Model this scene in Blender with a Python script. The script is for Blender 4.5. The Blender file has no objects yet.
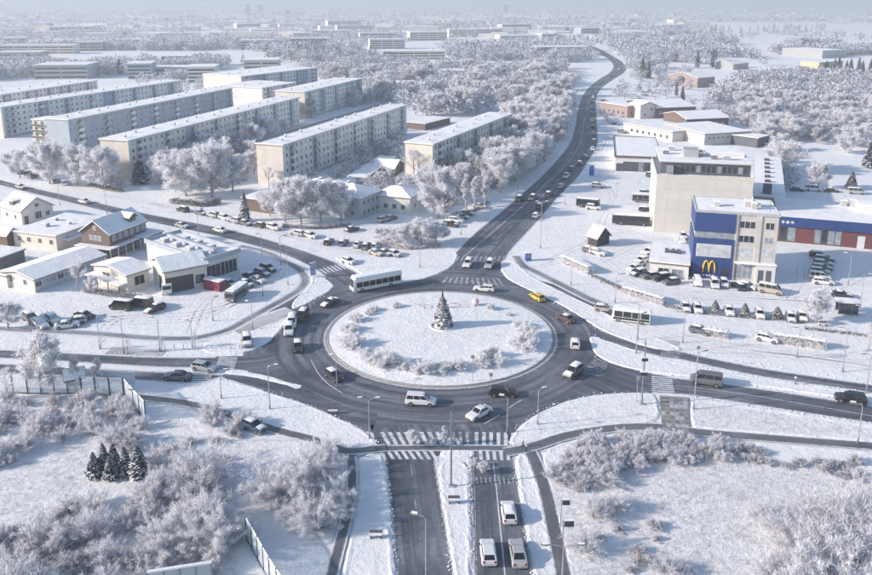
import bpy, math, random
import numpy as np
from mathutils import Vector, Matrix
from mathutils.geometry import tessellate_polygon
R = math.radians
random.seed(7); rng = np.random.default_rng(7)
scene = bpy.context.scene
C = scene.collection

# ------------------------------------------------------------------ camera
H = 62.0                      # camera height above the street (drone)
PITCH = R(13.3)
FF = 803.0                    # f / cos(pitch), pixels of the 872 px wide photograph
FPX = FF * math.cos(PITCH)
CP, TP = math.cos(PITCH), math.tan(PITCH)
YH = 0.0                      # horizon row
cam = bpy.data.cameras.new('camera'); camo = bpy.data.objects.new('camera', cam); C.objects.link(camo)
camo.location = (0, 0, H); camo.rotation_euler = (R(90) - PITCH, 0, 0)
cam.sensor_fit = 'HORIZONTAL'; cam.sensor_width = 36; cam.lens = FPX / 872 * 36
cam.shift_y = -(287.5 - (YH + FPX * TP)) / 872
cam.clip_start = 0.5; cam.clip_end = 40000
scene.camera = camo
scene.render.resolution_x, scene.render.resolution_y = 1024, 675

# ------------------------------------------------------------------ sky, sun, exposure
SUN_EL, SUN_DIR = R(21), Vector((-0.985, -0.17, 0)).normalized()
w = bpy.data.worlds.new('World'); scene.world = w; w.use_nodes = True
nt = w.node_tree; bg = nt.nodes['Background']
sk = nt.nodes.new('ShaderNodeTexSky'); sk.sky_type = 'NISHITA'; sk.sun_disc = False
sk.sun_elevation = SUN_EL; sk.sun_rotation = math.atan2(SUN_DIR.x, SUN_DIR.y)
sk.air_density = 1.1; sk.dust_density = 0.9; sk.ozone_density = 2.0
nt.links.new(sk.outputs[0], bg.inputs[0]); bg.inputs[1].default_value = 0.15
sl = bpy.data.lights.new('sun', 'SUN'); so = bpy.data.objects.new('sun', sl); C.objects.link(so)
sl.energy = 4.7; sl.angle = R(1.5); sl.color = (1.0, 0.88, 0.77)
sd = Vector((SUN_DIR.x * math.cos(SUN_EL), SUN_DIR.y * math.cos(SUN_EL), math.sin(SUN_EL)))
so.rotation_euler = (-sd).to_track_quat('-Z', 'Y').to_euler(); so.location = (-200, 0, 200)
scene.view_settings.view_transform = 'Standard'; scene.view_settings.look = 'None'
scene.view_settings.exposure = 0.42; scene.view_settings.gamma = 1.0; scene.view_settings.use_curve_mapping = False
HAZE_DENSITY = 0.00040

# ------------------------------------------------------------------ pixel -> ground
def G(x, y, h=0.0):
    """direction of a photo pixel, met with the level plane at height h (metres)"""
    k = H - h
    return Vector(((x - 436.0) * k / ((y - YH) * CP), k * (FF / CP / (y - YH) - TP), h))

# ------------------------------------------------------------------ materials
MATS = {}
def newmat(name):
    m = bpy.data.materials.new(name); m.use_nodes = True
    n = m.node_tree; b = n.nodes['Principled BSDF']; MATS[name] = m
    return m, n, b
def ramp(n, fac, stops):
    r = n.nodes.new('ShaderNodeValToRGB'); el = r.color_ramp.elements
    while len(el) < len(stops): el.new(0.5)
    for e, (p, c) in zip(el, stops): e.position = p; e.color = c if len(c) == 4 else (*c, 1)
    n.links.new(fac, r.inputs[0]); return r.outputs[0]
def noise(n, scale, detail=4, vec=None, rough=.55):
    t = n.nodes.new('ShaderNodeTexNoise'); t.inputs['Scale'].default_value = scale
    t.inputs['Detail'].default_value = detail; t.inputs['Roughness'].default_value = rough
    if vec is not None: n.links.new(vec, t.inputs['Vector'])
    return t.outputs['Fac']
def objpos(n):
    g = n.nodes.new('ShaderNodeNewGeometry'); return g.outputs['Position']
def texobj(n):
    g = n.nodes.new('ShaderNodeTexCoord'); return g.outputs['Object']
def mix(n, fac, a, b, mode='MIX'):
    m = n.nodes.new('ShaderNodeMix'); m.data_type = 'RGBA'; m.blend_type = mode
    for sock, v in ((0, fac), (6, a), (7, b)):
        if hasattr(v, 'links') or hasattr(v, 'is_linked'): n.links.new(v, m.inputs[sock])
        elif sock == 0: m.inputs[0].default_value = v
        else: m.inputs[sock].default_value = (*v, 1) if len(v) == 3 else v
    return m.outputs[2]
def math_(n, op, a, b=None, clamp=False):
    m = n.nodes.new('ShaderNodeMath'); m.operation = op; m.use_clamp = clamp
    for i, v in enumerate((a, b)):
        if v is None: continue
        if isinstance(v, (int, float)): m.inputs[i].default_value = v
        else: n.links.new(v, m.inputs[i])
    return m.outputs[0]
def bump(n, b, hgt, strength, dist):
    bp = n.nodes.new('ShaderNodeBump'); bp.inputs['Strength'].default_value = strength
    bp.inputs['Distance'].default_value = dist
    n.links.new(hgt, bp.inputs['Height']); n.links.new(bp.outputs[0], b.inputs['Normal'])
def plain(name, col, rough=.7, var=.12, scale=1.5, metal=0, spec=None, bmp=0):
    m, n, b = newmat(name)
    f = noise(n, scale, 5, texobj(n))
    lo = tuple(max(0, c * (1 - var)) for c in col); hi = tuple(min(1, c * (1 + var)) for c in col)
    n.links.new(ramp(n, f, [(.3, lo), (.7, hi)]), b.inputs['Base Color'])
    b.inputs['Roughness'].default_value = rough; b.inputs['Metallic'].default_value = metal
    if spec is not None: b.inputs['Specular IOR Level'].default_value = spec
    if bmp: bump(n, b, noise(n, scale * 6, 5, texobj(n)), .4, bmp)
    return m

def snow_mat(name, trod=0.0, tint=(.74, .755, .79)):
    m, n, b = newmat(name); P = objpos(n)
    big = noise(n, .035, 5, P); mid = noise(n, .33, 6, P, .65); fine = noise(n, 1.5, 7, P, .75)
    base = mix(n, ramp(n, math_(n, 'ADD', math_(n, 'MULTIPLY', mid, .5), math_(n, 'MULTIPLY', fine, .5)), [(.36, (0, 0, 0)), (.6, (1, 1, 1))]), tint, (.88, .88, .885))
    dirt = ramp(n, math_(n, 'MULTIPLY', big, mid), [(.26, (0, 0, 0)), (.45, (1, 1, 1))])
    col = mix(n, math_(n, 'MULTIPLY', dirt, .50 + trod), base, (.60, .585, .575))
    if trod:
        mp = n.nodes.new('ShaderNodeMapping'); mp.inputs['Rotation'].default_value = (0, 0, R(-20))
        mp.inputs['Scale'].default_value = (.12, 1.6, 1); n.links.new(P, mp.inputs['Vector'])
        tr = ramp(n, noise(n, .55, 5, mp.outputs[0], .7), [(.5, (0, 0, 0)), (.72, (1, 1, 1))])
        col = mix(n, math_(n, 'MULTIPLY', tr, trod * 1.3), col, (.42, .40, .39))
    n.links.new(col, b.inputs['Base Color'])
    b.inputs['Roughness'].default_value = .75; b.inputs['Specular IOR Level'].default_value = .25
    h = math_(n, 'ADD', math_(n, 'MULTIPLY', mid, 1.0), math_(n, 'MULTIPLY', fine, .8))
    bump(n, b, h, .8 if name != 'snow_roof' else .45, .34)
    return m
snow_mat('snow'); snow_mat('snow_trodden', .35); snow_mat('snow_roof', 0, (.84, .84, .86))
def edge_attr(n, name):
    a = n.nodes.new('ShaderNodeAttribute'); a.attribute_name = name; return a
def asphalt_mat(name, dark, light, film=.5, edgew=1.0):
    m, n, b = newmat(name); P = objpos(n)
    uv = n.nodes.new('ShaderNodeUVMap').outputs[0]
    mp = n.nodes.new('ShaderNodeMapping'); mp.inputs['Scale'].default_value = (1.0, .035, 1); n.links.new(uv, mp.inputs['Vector'])
    st = noise(n, .85, 6, mp.outputs[0], .6)
    pt = noise(n, .12, 5, P, .6); fn = noise(n, 1.7, 6, P, .7)
    base = mix(n, ramp(n, pt, [(.35, (0, 0, 0)), (.68, (1, 1, 1))]), dark, light)
    grey = ramp(n, math_(n, 'ADD', math_(n, 'MULTIPLY', st, .75), math_(n, 'MULTIPLY', fn, .25)), [(.40, (0, 0, 0)), (.64, (1, 1, 1))])
    sx = n.nodes.new('ShaderNodeSeparateXYZ'); n.links.new(uv, sx.inputs[0])
    wob = math_(n, 'MULTIPLY', math_(n, 'SUBTRACT', pt, .5), 6.0)
    wave = math_(n, 'SINE', math_(n, 'MULTIPLY', math_(n, 'ADD', sx.outputs[0], wob), 3.6))
    trk = math_(n, 'ADD', math_(n, 'MULTIPLY', wave, .16), .72)
    sal = ramp(n, noise(n, .06, 6, P, .65), [(.36, (.25, .25, .25)), (.64, (1.25, 1.25, 1.25))])
    col = mix(n, math_(n, 'MULTIPLY', math_(n, 'MULTIPLY', math_(n, 'MULTIPLY', grey, trk, True), sal), film), base, (.44, .46, .50))
    e = edge_attr(n, 'edge').outputs['Fac']
    ee = math_(n, 'SUBTRACT', math_(n, 'ADD', e, math_(n, 'MULTIPLY', st, 1.0 * edgew)), math_(n, 'MULTIPLY', fn, 1.6 * edgew))
    slush = ramp(n, ee, [(0.0, (1, 1, 1)), (min(.99, edgew * .42), (.55, .55, .55)), (min(1, edgew * .85), (0, 0, 0))])
    col = mix(n, slush, col, (.74, .74, .76))
    n.links.new(col, b.inputs['Base Color'])
    b.inputs['Roughness'].default_value = .62; b.inputs['Specular IOR Level'].default_value = .35
    bump(n, b, fn, .25, .04)
    return m
asphalt_mat('asphalt', (.052, .060, .078), (.090, .103, .132), .62, .62)
asphalt_mat('path_asphalt', (.085, .092, .108), (.14, .15, .17), .30, .28)
asphalt_mat('lane_asphalt', (.10, .11, .13), (.26, .27, .30), 1.0, .75)
asphalt_mat('slush_street', (.30, .29, .29), (.62, .61, .61), .7)
def worn(name, col, lo, base):
    m, n, b = newmat(name); f = math_(n, 'ADD', math_(n, 'MULTIPLY', noise(n, .9, 5, objpos(n), .7), .6), math_(n, 'MULTIPLY', noise(n, 5, 4, objpos(n), .7), .4))
    n.links.new(ramp(n, f, [(lo, base), (lo + .12, col)]), b.inputs['Base Color']); b.inputs['Roughness'].default_value = .65
worn('paint_white', (.68, .70, .74), .38, (.20, .21, .24))
worn('paint_worn', (.46, .48, .52), .44, (.13, .14, .165))
plain('kerb_stone', (.34, .33, .32), .8, .25, 2.0)
# walls
plain('plaster_cream', (.66, .615, .55), .85, .10, .35); plain('plaster_white', (.66, .65, .64), .85, .07, .3)
plain('plaster_pale', (.66, .645, .62), .85, .12, .25); plain('panel_bluegrey', (.30, .35, .43), .8, .12, .5)
plain('plaster_beige', (.50, .48, .455), .85, .10, .5); plain('wall_bluegrey', (.38, .42, .48), .8, .08, .4)
plain('brick_brown', (.16, .12, .11), .9, .2, 3); plain('brick_red', (.15, .055, .06), .85, .2, 3)
plain('brick_pink', (.34, .25, .24), .9, .15, 1.5); plain('panel_blue', (.024, .056, .19), .5, .12, .4)
plain('wall_yellow', (.62, .50, .30), .85, .08, .5); plain('wall_grey', (.36, .37, .39), .85, .12, .5)
plain('wall_dark', (.10, .11, .13), .8, .2, 1); plain('concrete', (.42, .42, .43), .85, .12, .8)
plain('frame_white', (.60, .61, .64), .6, .08, 3); plain('metal_grey', (.22, .23, .25), .5, .15, 2, .4)
plain('metal_dark', (.05, .052, .06), .5, .2, 2, .3); plain('steel', (.42, .43, .46), .45, .1, 2, .5)
plain('wood_brown', (.14, .10, .075), .8, .2, 3); plain('shed_dark', (.06, .055, .055), .85, .2, 2)
plain('yellow_sign', (.85, .55, .03), .4, .05, 2); plain('sign_blue', (.04, .12, .38), .4, .1, 2)
plain('sign_lilac', (.30, .31, .46), .5, .4, .8); plain('container_red', (.20, .035, .06), .6, .2, 1.5)
plain('balloon_pink', (.66, .48, .52), .6, .1, 2)
plain('panel_frost', (.62, .66, .72), .5, .08, .6)
def glass(name, col, rough=.08, lo=.8, hi=1.25):
    m, n, b = newmat(name)
    f = noise(n, .9, 3, objpos(n))
    n.links.new(ramp(n, f, [(.35, tuple(c * lo for c in col)), (.65, tuple(min(1, c * hi) for c in col))]), b.inputs['Base Color'])
    b.inputs['Roughness'].default_value = rough; b.inputs['Specular IOR Level'].default_value = .8
glass('glass_dark', (.035, .042, .055)); glass('glass_pale', (.26, .29, .33), .25); glass('glass_car', (.012, .014, .018), .05)
def paint(name, col, metal=.1):
    m, n, b = newmat('car_' + name)
    f = noise(n, 3, 4, texobj(n)); mp = ramp(n, f, [(.45, (0, 0, 0)), (.8, (1, 1, 1))])
    n.links.new(mix(n, math_(n, 'MULTIPLY', mp, .12), col, (.42, .44, .47)), b.inputs['Base Color'])
    b.inputs['Roughness'].default_value = .32; b.inputs['Metallic'].default_value = metal
    b.inputs['Coat Weight'].default_value = .4
for nme, col in dict(white=(.74, .74, .75), silver=(.40, .41, .43), grey=(.13, .14, .155), dark=(.030, .033, .040), black=(.013, .014, .017),
                     blue=(.05, .08, .14), brown=(.10, .05, .045), yellow=(.72, .50, .06), red=(.32, .035, .05), beige=(.42, .38, .33)).items():
    paint(nme, col)
plain('tyre', (.018, .018, .02), .8, .2, 4); plain('rim', (.30, .31, .33), .4, .1, 4, .6)
plain('lamp_red', (.35, .015, .02), .3, .1, 4); plain('lamp_clear', (.70, .70, .66), .2, .05, 4)
plain('plastic_black', (.02, .021, .024), .6, .2, 4)
# frost, bark, conifers
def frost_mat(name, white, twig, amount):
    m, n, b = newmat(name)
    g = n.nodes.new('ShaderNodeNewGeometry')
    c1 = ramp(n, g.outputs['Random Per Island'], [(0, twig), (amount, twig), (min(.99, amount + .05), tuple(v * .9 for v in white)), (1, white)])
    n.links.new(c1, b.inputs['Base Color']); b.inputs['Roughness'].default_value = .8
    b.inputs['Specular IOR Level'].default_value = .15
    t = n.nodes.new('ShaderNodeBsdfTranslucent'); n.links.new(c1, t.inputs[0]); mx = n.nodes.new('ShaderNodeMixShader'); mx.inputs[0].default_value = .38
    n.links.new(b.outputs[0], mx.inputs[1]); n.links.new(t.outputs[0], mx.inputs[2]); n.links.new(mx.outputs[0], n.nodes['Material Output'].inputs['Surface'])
frost_mat('frost', (.91, .91, .94), (.42, .42, .46), .13)
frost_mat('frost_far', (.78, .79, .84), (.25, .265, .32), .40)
frost_mat('frost_shrub', (.90, .90, .94), (.28, .28, .31), .16)
frost_mat('frost_brown', (.85, .85, .89), (.22, .21, .23), .26)
frost_mat('frost_grass', (.84, .83, .84), (.44, .39, .35), .30)
frost_mat('hedge_dark', (.70, .71, .75), (.09, .085, .085), .62)
frost_mat('frost_white', (.90, .90, .92), (.50, .49, .51), .06)
plain('bark', (.10, .085, .08), .9, .3, 4); plain('bark_frost', (.36, .34, .35), .9, .4, 3)
def conifer_mat(name, green, snow_lo):
    m, n, b = newmat(name)
    g = n.nodes.new('ShaderNodeNewGeometry'); sx = n.nodes.new('ShaderNodeSeparateXYZ'); n.links.new(g.outputs['Normal'], sx.inputs[0])
    up = math_(n, 'ABSOLUTE', sx.outputs[2])
    f = math_(n, 'MULTIPLY', up, g.outputs['Random Per Island'])
    n.links.new(mix(n, ramp(n, f, [(snow_lo, (0, 0, 0)), (snow_lo + .12, (1, 1, 1))]), green, (.80, .81, .84)), b.inputs['Base Color'])
    b.inputs['Roughness'].default_value = .85; b.inputs['Specular IOR Level'].default_value = .1
conifer_mat('conifer', (.028, .045, .042), .52); conifer_mat('conifer_snowy', (.045, .062, .065), .30)
conifer_mat('hedge_green', (.035, .06, .035), .45)
M = MATS

# ------------------------------------------------------------------ mesh builder
class MB:
    def __init__(s): s.v = []; s.f = []; s.m = []
    def add(s, vs, fs, mi=0):
        o = len(s.v); s.v += [tuple(v) for v in vs]; s.f += [tuple(i + o for i in f) for f in fs]; s.m += [mi] * len(fs); return s
    def box(s, x0, x1, y0, y1, z0, z1, mi=0):
        vs = [(x0, y0, z0), (x1, y0, z0), (x1, y1, z0), (x0, y1, z0), (x0, y0, z1), (x1, y0, z1), (x1, y1, z1), (x0, y1, z1)]
        return s.add(vs, [(0, 3, 2, 1), (4, 5, 6, 7), (0, 1, 5, 4), (1, 2, 6, 5), (2, 3, 7, 6), (3, 0, 4, 7)], mi)
    def prism(s, poly, z0, z1, mi=0):
        n = len(poly); vs = [(p[0], p[1], z0) for p in poly] + [(p[0], p[1], z1) for p in poly]
        fs = [tuple(range(n - 1, -1, -1)), tuple(range(n, 2 * n))] + [(i, (i + 1) % n, n + (i + 1) % n, n + i) for i in range(n)]
        return s.add(vs, fs, mi)
    def tube(s, pts, rad, n=6, mi=0, cap=True):
        pts = [Vector(p) for p in pts]; rings = []
        for i, p in enumerate(pts):
            d = (pts[min(i + 1, len(pts) - 1)] - pts[max(i - 1, 0)]).normalized()
            a = d.orthogonal().normalized(); bb = d.cross(a); r = rad[i] if isinstance(rad, (list, tuple)) else rad
            rings.append([p + (a * math.cos(2 * math.pi * k / n) + bb * math.sin(2 * math.pi * k / n)) * r for k in range(n)])
        vs = [q for r_ in rings for q in r_]; fs = []
        for i in range(len(rings) - 1):
            for k in range(n): fs.append((i * n + k, i * n + (k + 1) % n, (i + 1) * n + (k + 1) % n, (i + 1) * n + k))
        if cap: fs.append(tuple(range(n - 1, -1, -1))); fs.append(tuple((len(rings) - 1) * n + k for k in range(n)))
        return s.add(vs, fs, mi)
    def loft(s, rings, mi=0, cap=True):
        n = len(rings[0]); vs = [q for r_ in rings for q in r_]; fs = []
        for i in range(len(rings) - 1):
            for k in range(n): fs.append((i * n + k, i * n + (k + 1) % n, (i + 1) * n + (k + 1) % n, (i + 1) * n + k))
        if cap: fs.append(tuple(range(n - 1, -1, -1))); fs.append(tuple((len(rings) - 1) * n + k for k in range(n)))
        return s.add(vs, fs, mi)
    def mesh(s, name, mats, smooth=False):
        me = bpy.data.meshes.new(name); me.from_pydata(s.v, [], s.f)
        for m in (mats if isinstance(mats, (list, tuple)) else [mats]): me.materials.append(M[m])
        if len(set(s.m)) > 1: me.polygons.foreach_set('material_index', s.m)
        if smooth: me.polygons.foreach_set('use_smooth', [True] * len(me.polygons))
        return me
    def build(s, name, mats, parent=None, smooth=False):
        return link(name, s.mesh(name, mats, smooth), parent)
def link(name, me, parent=None, loc=None, rz=None):
    o = bpy.data.objects.new(name, me); C.objects.link(o)
    if parent is not None: o.parent = parent
    if loc is not None: o.location = loc
    if rz is not None: o.rotation_euler = (0, 0, rz)
    return o
def tag(o, label=None, cat=None, group=None, kind=None):
    if label: o['label'] = label
    if cat: o['category'] = cat
    if group: o['group'] = group
    if kind: o['kind'] = kind
    return o
def thing(name, label, cat, loc=(0, 0, 0), rz=0, group=None):
    o = bpy.data.objects.new(name, None); C.objects.link(o); o.location = loc; o.rotation_euler = (0, 0, rz)
    o.empty_display_size = .3
    return tag(o, label, cat, group)
def quad_mesh(name, V, mat, nv=4):
    """V: (n,nv,3) array of separate polygons"""
    V = np.asarray(V, dtype=np.float32); n = V.shape[0]
    me = bpy.data.meshes.new(name); me.vertices.add(n * nv); me.vertices.foreach_set('co', V.reshape(-1))
    me.loops.add(n * nv); me.loops.foreach_set('vertex_index', np.arange(n * nv, dtype=np.int32))
    me.polygons.add(n); me.polygons.foreach_set('loop_start', np.arange(0, n * nv, nv, dtype=np.int32))
    me.update(calc_edges=True); me.materials.append(M[mat]); return me
ORD = ['first', 'second', 'third', 'fourth', 'fifth', 'sixth', 'seventh', 'eighth', 'ninth', 'tenth', 'eleventh', 'twelfth', 'thirteenth', 'fourteenth', 'fifteenth', 'sixteenth']

# ------------------------------------------------------------------ ground
def ground():
    xs = np.concatenate([np.linspace(-9000, -500, 18), np.linspace(-400, 400, 41), np.linspace(500, 9000, 18)])
    ys = np.concatenate([np.linspace(-60, 500, 40), np.linspace(600, 14000, 40)])
    vs = [(x, y, 0) for y in ys for x in xs]; nx = len(xs)
    fs = [(j * nx + i, j * nx + i + 1, (j + 1) * nx + i + 1, (j + 1) * nx + i) for j in range(len(ys) - 1) for i in range(nx - 1)]
    b = MB(); b.v = vs; b.f = fs; b.m = [0] * len(fs)
    tag(b.build('ground', 'snow'), kind='structure')
ground()

EXCL = []     # footprints that scattered trees keep off
def inpoly(x, y, poly):
    c = False; j = len(poly) - 1
    for i in range(len(poly)):
        xi, yi = poly[i]; xj, yj = poly[j]
        if (yi > y) != (yj > y) and x < (xj - xi) * (y - yi) / (yj - yi) + xi: c = not c
        j = i
    return c
EXB = []
def excl(poly):
    EXCL.append(poly); a = np.array(poly); EXB.append((a[:, 0].min(), a[:, 0].max(), a[:, 1].min(), a[:, 1].max()))
def free(x, y):
    for p, b in zip(EXCL, EXB):
        if b[0] <= x <= b[1] and b[2] <= y <= b[3] and inpoly(x, y, p): return False
    return True

def catmull(pts, step):
    """open Catmull-Rom through world points, resampled"""
    P = [pts[0] * 2 - pts[1]] + list(pts) + [pts[-1] * 2 - pts[-2]]; out = []
    for i in range(1, len(P) - 2):
        n = max(1, int((P[i + 1] - P[i]).length / step))
        for k in range(n):
            t = k / n; a, b_, c, d = P[i - 1], P[i], P[i + 1], P[i + 2]
            out.append(0.5 * ((2 * b_) + (c - a) * t + (2 * a - 5 * b_ + 4 * c - d) * t * t + (3 * b_ - a - 3 * c + d) * t ** 3))
    out.append(P[-2].copy()); return out
def strip_mesh(name, L, Rr, z, mat, nacross=8, edge_lr=(True, True), fade=False):
    """strip between two equally long world polylines, with UV in metres and the distance to the edge"""
    n = len(L); vs = []; uv = []; ed = []; along = 0
    for i in range(n):
        a, b_ = L[i], Rr[i]
        if i: along += ((a + b_) / 2 - (L[i - 1] + Rr[i - 1]) / 2).length
        t = ((L[min(i + 1, n - 1)] + Rr[min(i + 1, n - 1)]) - (L[max(i - 1, 0)] + Rr[max(i - 1, 0)])); t.z = 0; t.normalize()
        wv = b_ - a; wid = abs(wv.x * t.y - wv.y * t.x)
        for k in range(nacross + 1):
            f = k / nacross; p = a.lerp(b_, f); vs.append((p.x, p.y, z)); uv.append((f * wid, along))
            dl = f * wid if edge_lr[0] else 9; dr = (1 - f) * wid if edge_lr[1] else 9
            dc = math.hypot(p.x - XC, p.y - YC); ed.append(min(dl, dr) + (0 if not fade else max(0, min(9, (RO + 9.5 - dc) * 2))))
    fs = []; m = nacross + 1
    for i in range(n - 1):
        for k in range(nacross): fs.append((i * m + k, i * m + k + 1, (i + 1) * m + k + 1, (i + 1) * m + k))
    me = bpy.data.meshes.new(name); me.from_pydata(vs, [], fs); me.materials.append(M[mat])
    at = me.attributes.new('edge', 'FLOAT', 'POINT'); at.data.foreach_set('value', ed)
    u = me.uv_layers.new(name='UVMap'); lv = np.empty(len(me.loops), dtype=np.int32); me.loops.foreach_get('vertex_index', lv)
    u.data.foreach_set('uv', np.array(uv, dtype=np.float32)[lv].reshape(-1))
    me.update(); n0 = me.polygons[0].normal.z
    if n0 < 0: me.flip_normals()
    return me
def road(name, pairs, z, mat='asphalt', step=2.0, margin=1.0, edges=(True, True), nac=8):
    L = [G(p[0], p[1]) for p in pairs]; Rr = [G(p[2], p[3]) for p in pairs]
    mids = [(a + b_) / 2 for a, b_ in zip(L, Rr)]
    # the same number of samples for both sides
    def cat(P, cnt):
        Q = [P[0] * 2 - P[1]] + list(P) + [P[-1] * 2 - P[-2]]; out = []
        for i in range(1, len(Q) - 2):
            for k in range(cnt[i - 1]):
                t = k / cnt[i - 1]; a, b_, c, d = Q[i - 1], Q[i], Q[i + 1], Q[i + 2]
                out.append(0.5 * ((2 * b_) + (c - a) * t + (2 * a - 5 * b_ + 4 * c - d) * t * t + (3 * b_ - a - 3 * c + d) * t ** 3))
        return out + [Q[-2]]
    cnt = [max(1, int((mids[i + 1] - mids[i]).length / step)) for i in range(len(mids) - 1)]
    L, Rr = cat(L, cnt), cat(Rr, cnt)
    o = tag(link(name, strip_mesh(name, L, Rr, z, mat, nac, edges, True)), kind='structure')
    excl([(p.x - margin, p.y) for p in L] + [(p.x + margin, p.y) for p in reversed(Rr)])
    o['_c'] = 0; del o['_c']
    return o
def path(name, px, width, z, mat='path_asphalt', step=1.2, nac=4):
    P = catmull([G(*p) for p in px], step); L = []; Rr = []
    for i, p in enumerate(P):
        t = (P[min(i + 1, len(P) - 1)] - P[max(i - 1, 0)]); t.z = 0; t.normalize(); nv = Vector((-t.y, t.x, 0)) * width / 2
        L.append(p + nv); Rr.append(p - nv)
    excl([(p.x, p.y) for p in L] + [(p.x, p.y) for p in reversed(Rr)])
    return tag(link(name, strip_mesh(name, L, Rr, z, mat, nac)), kind='structure')

# ------------------------------------------------------------------ roads
YC = (G(0, 388).y + G(0, 292).y) / 2; RC = (G(0, 292).y - G(0, 388).y) / 2 - .1
XC = G(440.5, 340).x
cen = Vector((XC, YC, 0)); RO = RC + 9.6
def circ(r, a): return Vector((XC + r * math.cos(a), YC + r * math.sin(a), 0))
A = [2 * math.pi * i / 160 for i in range(161)]
ring = tag(link('roundabout_road', strip_mesh('roundabout_road', [circ(RC, a) for a in A], [circ(RO, a) for a in A], .030, 'asphalt', 10, (True, False))), kind='structure')
excl([(circ(RO, a).x, circ(RO, a).y) for a in A])
tag(link('junction_road', strip_mesh('junction_road', [circ(RC - 1, a) for a in A], [circ(RO + 5.5, a) for a in A], .014, 'asphalt', 6, (False, False))), kind='structure')
avenue = road('avenue', [(432, 284, 512, 286), (443, 270, 504, 270), (452, 255, 511, 252), (475, 232, 529, 232), (496, 215, 544, 215), (517, 197, 560, 197), (540, 177, 578, 178),
     (558, 158, 590, 160), (569, 143, 598, 145), (574, 128, 598, 130), (577, 112, 597, 112), (581, 98, 597, 97), (588, 88, 603, 87.5), (599, 79, 614, 79.5), (609, 73, 624, 73),
     (613, 67, 627, 67), (610, 61, 621, 61), (600, 54, 609, 54), (587, 47, 595, 47), (570, 42, 577, 42), (545, 38, 551, 38)], .012, step=4, margin=2.0, nac=14)
nw_road = road('north_west_road', [(-60, 161, -60, 169), (0, 179.5, 0, 185.5), (70, 196, 70, 203), (140, 212, 140, 220), (210, 225.5, 210, 235), (252, 235, 250, 245), (290, 246, 285, 255.5), (320, 256, 306, 265),
     (345, 266, 322, 275), (366, 280, 334, 288)], .016, nac=8)
w_up = road('west_road', [(-60, 347, -60, 357), (0, 349, 0, 359), (60, 352, 60, 362), (110, 354.5, 110, 365), (160, 356.5, 160, 368), (215, 356.5, 215, 369), (262, 355, 250, 371), (285, 348, 290, 383), (300, 340, 312, 392)], .020, nac=6)
w_lo = road('west_exit_road', [(-60, 361, -60, 371), (0, 363, 0, 374), (60, 366, 60, 377), (120, 369.5, 120, 380), (170, 371.5, 170, 383), (200, 373, 200, 383.5), (222, 374, 222, 378), (245, 376, 243, 384), (265, 380.5, 263, 390), (290, 386.5, 286, 397.5), (318, 393, 308, 404), (350, 400, 340, 418), (380, 405, 372, 433)], .024, nac=6)
e_up = road('east_upper_road', [(574, 309, 562, 320), (595, 324, 582, 333), (620, 334.7, 612, 342), (655, 344, 648, 353), (692, 353.5, 684, 361), (764, 368, 760, 377), (872, 384, 868, 393), (960, 397, 955, 406)], .020, nac=6)
e_lo = road('east_main_road', [(578, 348, 566, 402), (600, 356, 596, 396), (625, 367, 625, 394), (655, 374.5, 655, 393.5), (690, 379, 688, 396), (722, 383, 718, 400), (780, 391, 774, 409), (834, 399.5, 828, 417.5), (880, 406.5, 874, 424.5), (960, 419, 953, 437)], .024, nac=8)
s_left = road('south_exit_road', [(370, 425, 452, 425), (376, 442, 446, 442), (382, 460, 438, 458), (385, 490, 443, 490), (388.5, 525, 449, 525), (392, 575, 457, 575), (396, 640, 468, 640)], .024, nac=8)
s_right = road('south_main_road', [(450, 425, 532, 420), (459, 442, 518, 442), (467, 458, 517, 460), (468, 490, 522, 490), (469, 525, 528, 525), (470.5, 575, 536, 575), (472, 640, 547, 640)], .020, nac=8)

# side streets and footpaths
path('side_street', [(240, 246), (262, 251), (280, 259), (297, 268), (305, 278), (302, 287), (288, 297), (270, 307), (250, 318), (230, 329), (210, 335), (190, 338.5), (150, 338), (100, 334), (50, 331), (-40, 327)], 2.9, .036, 'lane_asphalt')
path('ramp_street', [(236, 332), (258, 324), (278, 318), (296, 312)], 7.5, .028, 'slush_street')
path('bus_bay', [(108, 351), (135, 352), (165, 353)], 4.5, .012, 'slush_street')
path('east_side_street', [(516, 256), (524, 266), (536, 272), (562, 285), (590, 299), (605, 305)], 3.0, .034, 'lane_asphalt')
path('snowy_street', [(600, 303), (630, 322), (660, 336), (690, 343), (730, 348), (800, 356), (872, 366), (960, 379)], 6.5, .006, 'snow_trodden')
path('brown_lay_by', [(622, 334), (645, 338), (680, 344)], 3.4, .009, 'slush_street')
path('east_footpath', [(505, 453), (522, 450), (540, 445), (565, 437), (594, 431.5), (625, 428), (660, 428), (700, 433), (764, 438.5), (872, 447), (960, 455)], 2.2, .164)
path('south_footpath', [(528, 448), (534, 460), (541, 478), (547, 498), (554, 530), (563, 575), (575, 640)], 2.0, .160)
path('south_west_footpath', [(366, 451), (352, 456), (352.5, 472), (351, 495), (345, 525), (337, 555), (331, 580), (322, 620)], 1.55, .160)
path('west_footpath', [(386, 448.5), (366, 450.5), (346, 452), (330, 446), (308, 439), (286, 433.5), (265, 427.5), (245, 422), (225, 414), (190, 404.5), (150, 399), (100, 394)], 1.9, .164)
path('crossing_footway', [(378, 448.2), (410, 448), (450, 448), (490, 448), (520, 449)], 1.6, .040)
path('parking_lane', [(-20, 166), (40, 179), (75, 187), (140, 199), (200, 214), (260, 226.5), (320, 239), (370, 251), (410, 256)], 6, .008, 'snow_trodden')
path('forecourt', [(110, 303), (150, 306), (200, 300), (240, 290), (275, 274)], 11, .006, 'snow_trodden')
path('car_park', [(600, 225), (640, 262), (690, 287), (740, 293), (800, 294), (850, 300)], 14, .006, 'snow_trodden')
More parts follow.
